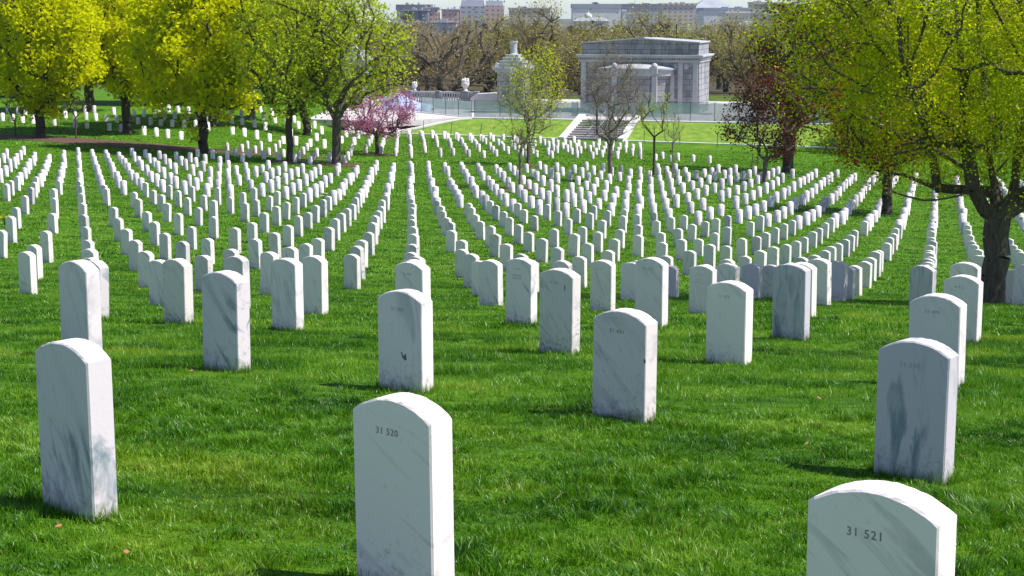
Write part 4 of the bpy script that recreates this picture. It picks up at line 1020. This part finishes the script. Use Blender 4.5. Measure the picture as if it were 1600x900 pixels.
def urn(lx, ly, z, s, lab):
    root = empty("stone_sculpture", (*to_world(lx, ly), z), lab, "sculpture", rz=-ALPHA); root.scale = (s, s, s)
    m = MB(); m.lathe([(.36, 0), (.36, .12), (.2, .2), (.28, .42), (.5, .75), (.55, 1.05), (.46, 1.2), (.5, 1.28)], 0, 0, 16); m.build("bowl", M_kerb, root)
    m = MB()
    for q, (a, b_, c_) in enumerate(((-.34, 0, 1.42), (.3, .1, 1.5), (0, -.2, 1.36), (.38, -.15, 1.25), (-.1, .2, 1.55))): blob(m, (a, b_, c_), (.2, .2, .22), 9)
    m.build("carved_fruit", M_kerb, root, smooth=True)
urn(-13.4, 22, -8.96, .85, "white carved stone urn heaped with fruit on the balustrade's right pedestal")
urn(-19.6, 22.6, -9.0, 0.6, "smaller white carved stone urn at the balustrade's left part")
# white ramp wall at the balustrade's end
m = MB(); pr_ = [(0, -1.4), (0, 1.2), (0.8, 1.75), (3.2, 1.9), (3.2, -1.4)]
m.v = [(x, 0, z) for x, z in pr_] + [(x, 1.2, z) for x, z in pr_]; n = 5
m.f = [tuple(range(n)), tuple(reversed(range(n, 2 * n)))] + [((i + 1) % n, i, n + i, n + (i + 1) % n) for i in range(n)]
o = m.build("stair_wall", M_kerb, bevel=0.05); o.location = (*to_world(-12.4, 20.5), -10.9); o.rotation_euler = (0, 0, -ALPHA); tag(o, "white curved stair wall at the end of the balustrade", "wall")
# blue tarpaulin over a heap behind the fence
M_tarp = plain("blue_tarp", (0.36, 0.46, 0.66), 0.5, 0.2, 1.2, bump=0.5)
vs, fs = [], []; nn = 24
for a in range(nn + 1):
    for q in range(nn + 1):
        u_, v_ = a / nn, q / nn
        hh = 1.9 * (1 - abs(2 * v_ - 1) ** 1.6) * (0.35 + 0.65 * math.exp(-((u_ - .28) / .33) ** 2)) + 0.08 * math.sin(u_ * 31 + v_ * 7) * math.sin(v_ * 19)
        vs.append((u_ * 6.0, v_ * 3.0, max(0, hh) - (0.4 if min(u_, v_, 1 - u_, 1 - v_) < .01 else 0)))
fs = [(a * (nn + 1) + q, (a + 1) * (nn + 1) + q, (a + 1) * (nn + 1) + q + 1, a * (nn + 1) + q + 1) for a in range(nn) for q in range(nn)]
me = bpy.data.meshes.new("tarpaulin"); me.from_pydata(vs, [], fs); me.update()
for p in me.polygons: p.use_smooth = True
o = link("tarpaulin", me, M_tarp); o.location = (*to_world(-22.2, 17.2), -10.98); o.rotation_euler = (0, 0, -ALPHA); tag(o, "pale blue tarpaulin heaped over building material behind the redbud", "tarpaulin")

# slim dark posts on the lawn
PG = "slim dark posts standing along the bank's foot"
for (px_, ly, ln, lab) in ((662, 1.6, .12, "slim leaning dark post on the bank behind the white headstones, leftmost"), (705, 1.2, .15, "slim leaning dark post on the bank, second from the left"), (751, 0.9, .12, "slim leaning dark post on the bank, third from the left"),
                      (1004, -1.6, 0, "slim upright dark post in the grass just right of the stairs"), (1059, -2.0, 0, "slim upright dark post in the grass behind the thin saplings"), (1117, -2.6, 0, "slim upright dark post in the grass left of the purple-leaved tree")):
    d_ = 160.0
    for _ in range(8):
        X_ = at(px_, 0, d_); lx = (X_ - P0[0] - ly * SA) / CA; d_ = to_world(lx, ly)[1]
    w_ = to_world(lx, ly); z0 = g(*w_)
    m = MB(); m.tube((0, 0, -.2), (ln * 1.1, 0, 1.15), 0.032); m.tube((ln * 1.1, 0, 1.15), (ln * 1.12, 0, 1.2), 0.045, 0.02)
    o = m.build("marker_post", M_post); o.location = (w_[0], w_[1], z0); tag(o, lab, "post", PG)
# sapling stakes
for px_, d_, lab in ((1178, 112, "thin wooden stake left of the purple-leaved tree's trunk"), (1170, 116, "second, thinner stake left of the purple-leaved tree"), (1035, 110, "short pale stake between the two thin saplings")):
    m = MB(); m.tube((0, 0, -.2), (0.03, 0, 1.6 if px_ > 1100 else .5), 0.03); o = m.build("stake", M_bark); o.location = (at(px_, 0, d_), d_, g(at(px_, 0, d_), d_)); tag(o, lab, "stake")

# mulch: beds and rings
M_mulch = plain("brown_mulch", (0.085, 0.042, 0.028), 0.95, 0.5, 14.0, bump=0.8)
def mulch(pts_px, label, cat="mulch", n_=14):
    pass
def mulch_patch(name, cx_, cy_, rx_, ry_, rot, lab, seed):
    r = random.Random(seed); n = 48; rings = 7; vs = [(cx_, cy_, g(cx_, cy_) + .05)]; cr, sr = math.cos(rot), math.sin(rot)
    ph = [r.random() * 6 for _ in range(4)]
    for q in range(1, rings + 1):
        for k in range(n):
            a = 2 * math.pi * k / n; w_ = 1 + .10 * math.sin(3 * a + ph[0]) + .07 * math.sin(7 * a + ph[1]) + .04 * math.sin(13 * a + ph[2])
            ex, ey = rx_ * q / rings * w_ * math.cos(a), ry_ * q / rings * w_ * math.sin(a)
            x, y = cx_ + ex * cr - ey * sr, cy_ + ex * sr + ey * cr
            vs.append((x, y, g(x, y) + (.05 if q < rings else .012) + r.uniform(0, .02)))
    fs = [(0, 1 + k, 1 + (k + 1) % n) for k in range(n)]
    for q in range(rings - 1):
        for k in range(n): b0 = 1 + q * n; fs.append((b0 + k, b0 + n + k, b0 + n + (k + 1) % n, b0 + (k + 1) % n))
    me = bpy.data.meshes.new(name); me.from_pydata(vs, [], fs); me.update(); o = link(name, me, M_mulch); tag(o, lab, "mulch", kind='stuff'); return o
mulch_patch("mulch_bed", -30, 121.5, 16.5, 2.6, R(-19), "long bed of brown mulch under the yellow maples", 1)
for k, (px_, d_, rr2, lab) in enumerate(((458, 110, 1.5, "ring of brown mulch under the tall straight elm"), (530, 110, 1.9, "ring of brown mulch under the thick-trunked elm"), (592, 122, 1.2, "ring of brown mulch under the pink redbud"), (812, 92, 1.1, "ring of brown mulch under the slender young tree"), (825, 116, .9, "ring of brown mulch under the leafier young tree"))):
    mulch_patch("mulch_ring", at(px_, 0, d_), d_, rr2, rr2, 0, lab, 5 + k)

# flowers laid at graves
def petals(m, c, r, n=7):
    for k in range(n):
        a = 2 * math.pi * k / n
        p = Vector(c); q = p + Vector((math.cos(a) * r, math.sin(a) * r, r * .5)); w_ = Vector((-math.sin(a), math.cos(a), 0)) * r * .38
        b0 = len(m.v); m.v += [tuple(p), tuple((p + q) / 2 + w_), tuple(q), tuple((p + q) / 2 - w_)]; m.f.append((b0, b0 + 1, b0 + 2, b0 + 3))
def bouquet(x, y, colr, lab, s=1.0, n=16, green=40, white=0):
    root = empty("bouquet", (x, y, g(x, y)), lab, "flowers")
    r = random.Random(int(x * 100)); m = MB()
    for k in range(n): petals(m, (r.gauss(0, .10) * s, r.gauss(0, .08) * s, (.12 + r.random() * .16) * s), .05 * s)
    m.build("blossoms", colr, root)
    m = MB()
    for k in range(green):
        a = r.random() * 6.28; m.tube((r.gauss(0, .03), r.gauss(0, .03), 0), (math.cos(a) * .14 * s * r.random(), math.sin(a) * .14 * s, (.1 + .15 * r.random()) * s), .008, .002, 4)
    m.build("stems", M_leaf_dark, root)
M_yel = plain("yellow_petal", (0.75, 0.55, 0.02), 0.6); M_whi = plain("white_petal", (0.8, 0.78, 0.75), 0.6)
bouquet(at(31, 0, 47), 47, M_yel, "small bunch of yellow flowers lying in the grass at the left", 1.0)
bouquet(at(1048, 0, 84), 84, M_yel, "yellow flowers at a headstone in the middle right rows", 1.0, 10)
bouquet(at(515, 0, 71), 71, M_whi, "dark green wreath with white flowers standing between two middle headstones", 1.7, 10, 150)
bouquet(at(1042, 0, 150), 148, plain("orange_petal", (0.7, 0.25, 0.03), .6), "orange flowers far back beside the sapling", 1.2, 10)

# ------------------------------------------------------------------ city
def office(name, c, win, bw, bh, mort=0.35):
    m, nt, b = mat(name); L = nt.links
    tc = N(nt, "ShaderNodeTexCoord"); sp = N(nt, "ShaderNodeSeparateXYZ"); L.new(tc.outputs["Object"], sp.inputs[0])
    cb = N(nt, "ShaderNodeCombineXYZ"); ad = N(nt, "ShaderNodeMath", operation='ADD'); L.new(sp.outputs[0], ad.inputs[0]); L.new(sp.outputs[1], ad.inputs[1])
    L.new(ad.outputs[0], cb.inputs[0]); L.new(sp.outputs[2], cb.inputs[1])
    br = N(nt, "ShaderNodeTexBrick"); br.offset = 0.0; L.new(cb.outputs[0], br.inputs["Vector"])
    br.inputs["Scale"].default_value = 1.0; br.inputs["Brick Width"].default_value = bw; br.inputs["Row Height"].default_value = bh; br.inputs["Mortar Size"].default_value = mort * bh
    br.inputs["Mortar Smooth"].default_value = 0.0
    br.inputs["Color1"].default_value = (*win, 1); br.inputs["Color2"].default_value = (*[x * 1.4 for x in win], 1); br.inputs["Mortar"].default_value = (*c, 1)
    L.new(br.outputs["Color"], b.inputs["Base Color"]); b.inputs["Roughness"].default_value = 0.7
    return m
O_pink = office("pink_office", (0.50, 0.36, 0.32), (0.12, 0.11, 0.13), 5.0, 4.0)
O_tan = office("tan_office", (0.52, 0.44, 0.36), (0.13, 0.13, 0.16), 7.0, 5.0)
O_grey = office("grey_office", (0.36, 0.37, 0.42), (0.12, 0.13, 0.17), 6.0, 4.2)
O_dark = office("dark_glass_office", (0.16, 0.18, 0.25), (0.07, 0.09, 0.15), 9.0, 30.0, 0.1)
O_white = plain("white_building", (0.68, 0.66, 0.63), 0.7, 0.1, 0.05)
M_slate = plain("slate_roof", (0.14, 0.15, 0.19), 0.7, 0.2, 0.05)
M_cityroof = plain("grey_roof", (0.30, 0.31, 0.35), 0.7, 0.15, 0.05)
def px2(px, py, d):
    p = R(9.66); u = (px - 800) / 2549.0; v = (450 - py) / 2549.0
    # camera ray
    dirv = Vector((u, math.cos(p) + v * math.sin(p), -math.sin(p) + v * math.cos(p)))
    s = d / dirv.y; return dirv.x * s, dirv.z * s
def building(name, x0p, x1p, ytop, d, depth, body, roof, label, cat="building", rz=0.0, roofkind='flat', roofh=None, windows=None):
    xa, zt = px2(x0p, ytop, d); xb, _ = px2(x1p, ytop, d)
    zb = g((xa + xb) / 2, d) - 4; w = xb - xa
    root = empty(name, (xa, d, zb), label, cat, rz=rz); h = zt - zb
    rh = roofh or h * 0.06
    MB().box(0, w, 0, depth, 0, h - rh).build("wall", body, root)
    m = MB()
    if roofkind == 'flat': m.box(-1, w + 1, -1, depth + 1, h - rh + .05, h)
    elif roofkind == 'mansard': m.frustum(w / 2, depth / 2, h - rh + .05, h, w / 2 - 1, depth / 2 - 1, w / 2 * .86, depth / 2 * .8)
    elif roofkind == 'hip': m.frustum(w / 2, depth / 2, h - rh + .05, h, w / 2 + 1, depth / 2 + 1, w * .2, depth * .1)
    m.build("roof", roof, root)
    # rooftop plant
    r = random.Random(int(x0p)); m = MB()
    for k in range(3):
        a = r.uniform(.1, .75) * w; m.box(a, a + w * r.uniform(.04, .12), depth * .3, depth * .6, h + .02, h + r.uniform(1.0, 2.6))
    if roofkind != 'hip': m.build("rooftop_plant", M_cityroof, root)
    return root
building("office_block", 718, 757, 0, 1500, 60, O_grey, M_slate, "big office block, its shaded blue-grey half with a dark mansard roof", roofkind='mansard', roofh=5.5)  # one block in two bodies: its shaded face put into a blue-grey wall colour
building("office_block", 757, 787, 1, 1500, 60, O_pink, M_slate, "sunlit pink half of the big office block with rows of windows", roofkind='mansard', roofh=4.5)  # same block, sunlight on this face put into the pink wall colour
building("office_building", 632, 668, 15, 1450, 50, O_dark, M_cityroof, "low building with dark vertical glass bays", roofh=1)
building("office_building", 620, 671, 7, 1700, 50, O_grey, M_slate, "long building with a dark flat roof behind the glass-bayed one", roofh=6)
building("office_tower", 660, 684, 11, 1480, 40, O_pink, M_cityroof, "pink stair-stepped tower beside the glass-bayed building", roofh=1)
building("office_building", 690, 716, 14, 1490, 40, O_pink, M_cityroof, "pink and white office building left of the big block", roofh=1)
building("low_pavilion", 530, 603, 23, 900, 30, O_white, O_white, "white hip-roofed pavilion showing through the elm's crown", roofkind='hip', roofh=4)
building("low_pavilion", 575, 642, 38, 800, 25, O_white, O_white, "long white flat-roofed building above the wood at left", roofh=1.2)
building("office_building", 640, 712, 34, 1300, 25, O_grey, M_cityroof, "low grey-green building band below the pink offices", roofh=1)
building("museum_building", 895, 970, 6, 2400, 60, O_white, M_cityroof, "long pale building on the skyline with a light roof", roofh=6)
building("museum_building", 972, 1032, 6, 2500, 60, O_grey, M_slate, "dark wooded-looking blue-grey building on the skyline", roofh=4)
building("office_building", 1035, 1088, 5, 2200, 60, O_tan, O_tan, "tan office building with two bands of windows on the skyline", roofh=3)
building("terminal_building", 1083, 1148, 0, 2600, 80, O_grey, M_cityroof, "large grey hipped building behind the tan one", roofkind='hip', roofh=13)
building("terminal_building", 1100, 1176, 12, 2000, 60, O_white, M_cityroof, "wide terraced building with white bands below the grey hipped one", roofh=3)
building("terminal_building", 1135, 1178, 18, 1900, 40, O_white, O_white, "low white block in front of the terraced building", roofh=2)
building("office_building", 1178, 1204, 3, 2500, 60, O_tan, O_tan, "pinkish tan building right on the skyline", roofh=3)
building("office_building", 1204, 1216, 4, 2450, 40, O_dark, M_slate, "small dark blue office box on the skyline", roofh=2)
building("office_building", 1217, 1262, 6, 2500, 60, O_tan, M_cityroof, "pale building on the skyline at the big maple's edge", roofh=3)
building("office_building", 1180, 1250, 20, 1900, 60, O_grey, M_cityroof, "long grey-brown building below the skyline at the big maple's edge", roofh=2)
building("apartment_building", 795, 860, 12, 2000, 60, O_tan, M_cityroof, "hazy tan building behind the bare treetops right of the office block", roofh=2)
building("white_tower", 973, 977.5, 15, 1800, 8, O_white, O_white, "small white tower on the skyline", "tower", roofh=2)
# domed white house
xa, zt = px2(920, 33, 1100); root = empty("domed_house", (xa, 1100, g(xa, 1100)), "white house with a small white dome above the wood", "building")
hh = zt - g(xa, 1100); MB().box(-10, 14, 0, 18, 0, hh).build("wall", O_white, root); MB().frustum(2, 9, hh + .02, hh + 2.5, 12.5, 9.5, 8, 4).build("roof", M_cityroof, root)
MB().lathe([(2.4, hh + 1.5), (2.4, hh + 3.4), (2.2, hh + 4.2), (1.3, hh + 5.1), (.2, hh + 5.5), (.1, hh + 6.6), (.01, hh + 6.7)], 0, 6, 16).build("dome", O_white, root, smooth=True)
# curved white roof
xa, zt = px2(1174, 33, 1250); m = MB(); n = 16
for k in range(n + 1):
    a = math.pi * (0.12 + 0.76 * k / n)
    for yy in (0, 14): m.v.append((8.5 * math.cos(a), yy, 4.5 * math.sin(a))); m.v.append((7.6 * math.cos(a), yy, 3.8 * math.sin(a)))
for k in range(n):
    b0 = k * 4; m.f += [(b0, b0 + 4, b0 + 6, b0 + 2), (b0 + 1, b0 + 3, b0 + 7, b0 + 5), (b0, b0 + 1, b0 + 5, b0 + 4), (b0 + 2, b0 + 6, b0 + 7, b0 + 3)]
m.box(-7, 7, 1, 13, -30, 0.8)
o = m.build("curved_roof_hall", O_white); o.location = (xa, 1250, zt - 4.5); tag(o, "small hall with a curved white roof among the far trees", "building")

# ------------------------------------------------------------------ haze
mH = bpy.data.materials.new("haze"); mH.use_nodes = True; nt = mH.node_tree; nt.nodes.remove(nt.nodes["Principled BSDF"])
pv = N(nt, "ShaderNodeVolumePrincipled"); pv.inputs["Color"].default_value = (0.80, 0.87, 1.0, 1); pv.inputs["Density"].default_value = 0.00005; pv.inputs["Anisotropy"].default_value = 0.2
nt.links.new(pv.outputs[0], nt.nodes["Material Output"].inputs["Volume"])
o = MB().box(-7500, 7500, -60, 9500, -48, 24).build("haze", mH); tag(o, kind='stuff')

for o_ in bpy.data.objects:
    if o_.get("label") and len(o_["label"].replace("-", " ").split()) > 16: print("LONG", o_["label"])
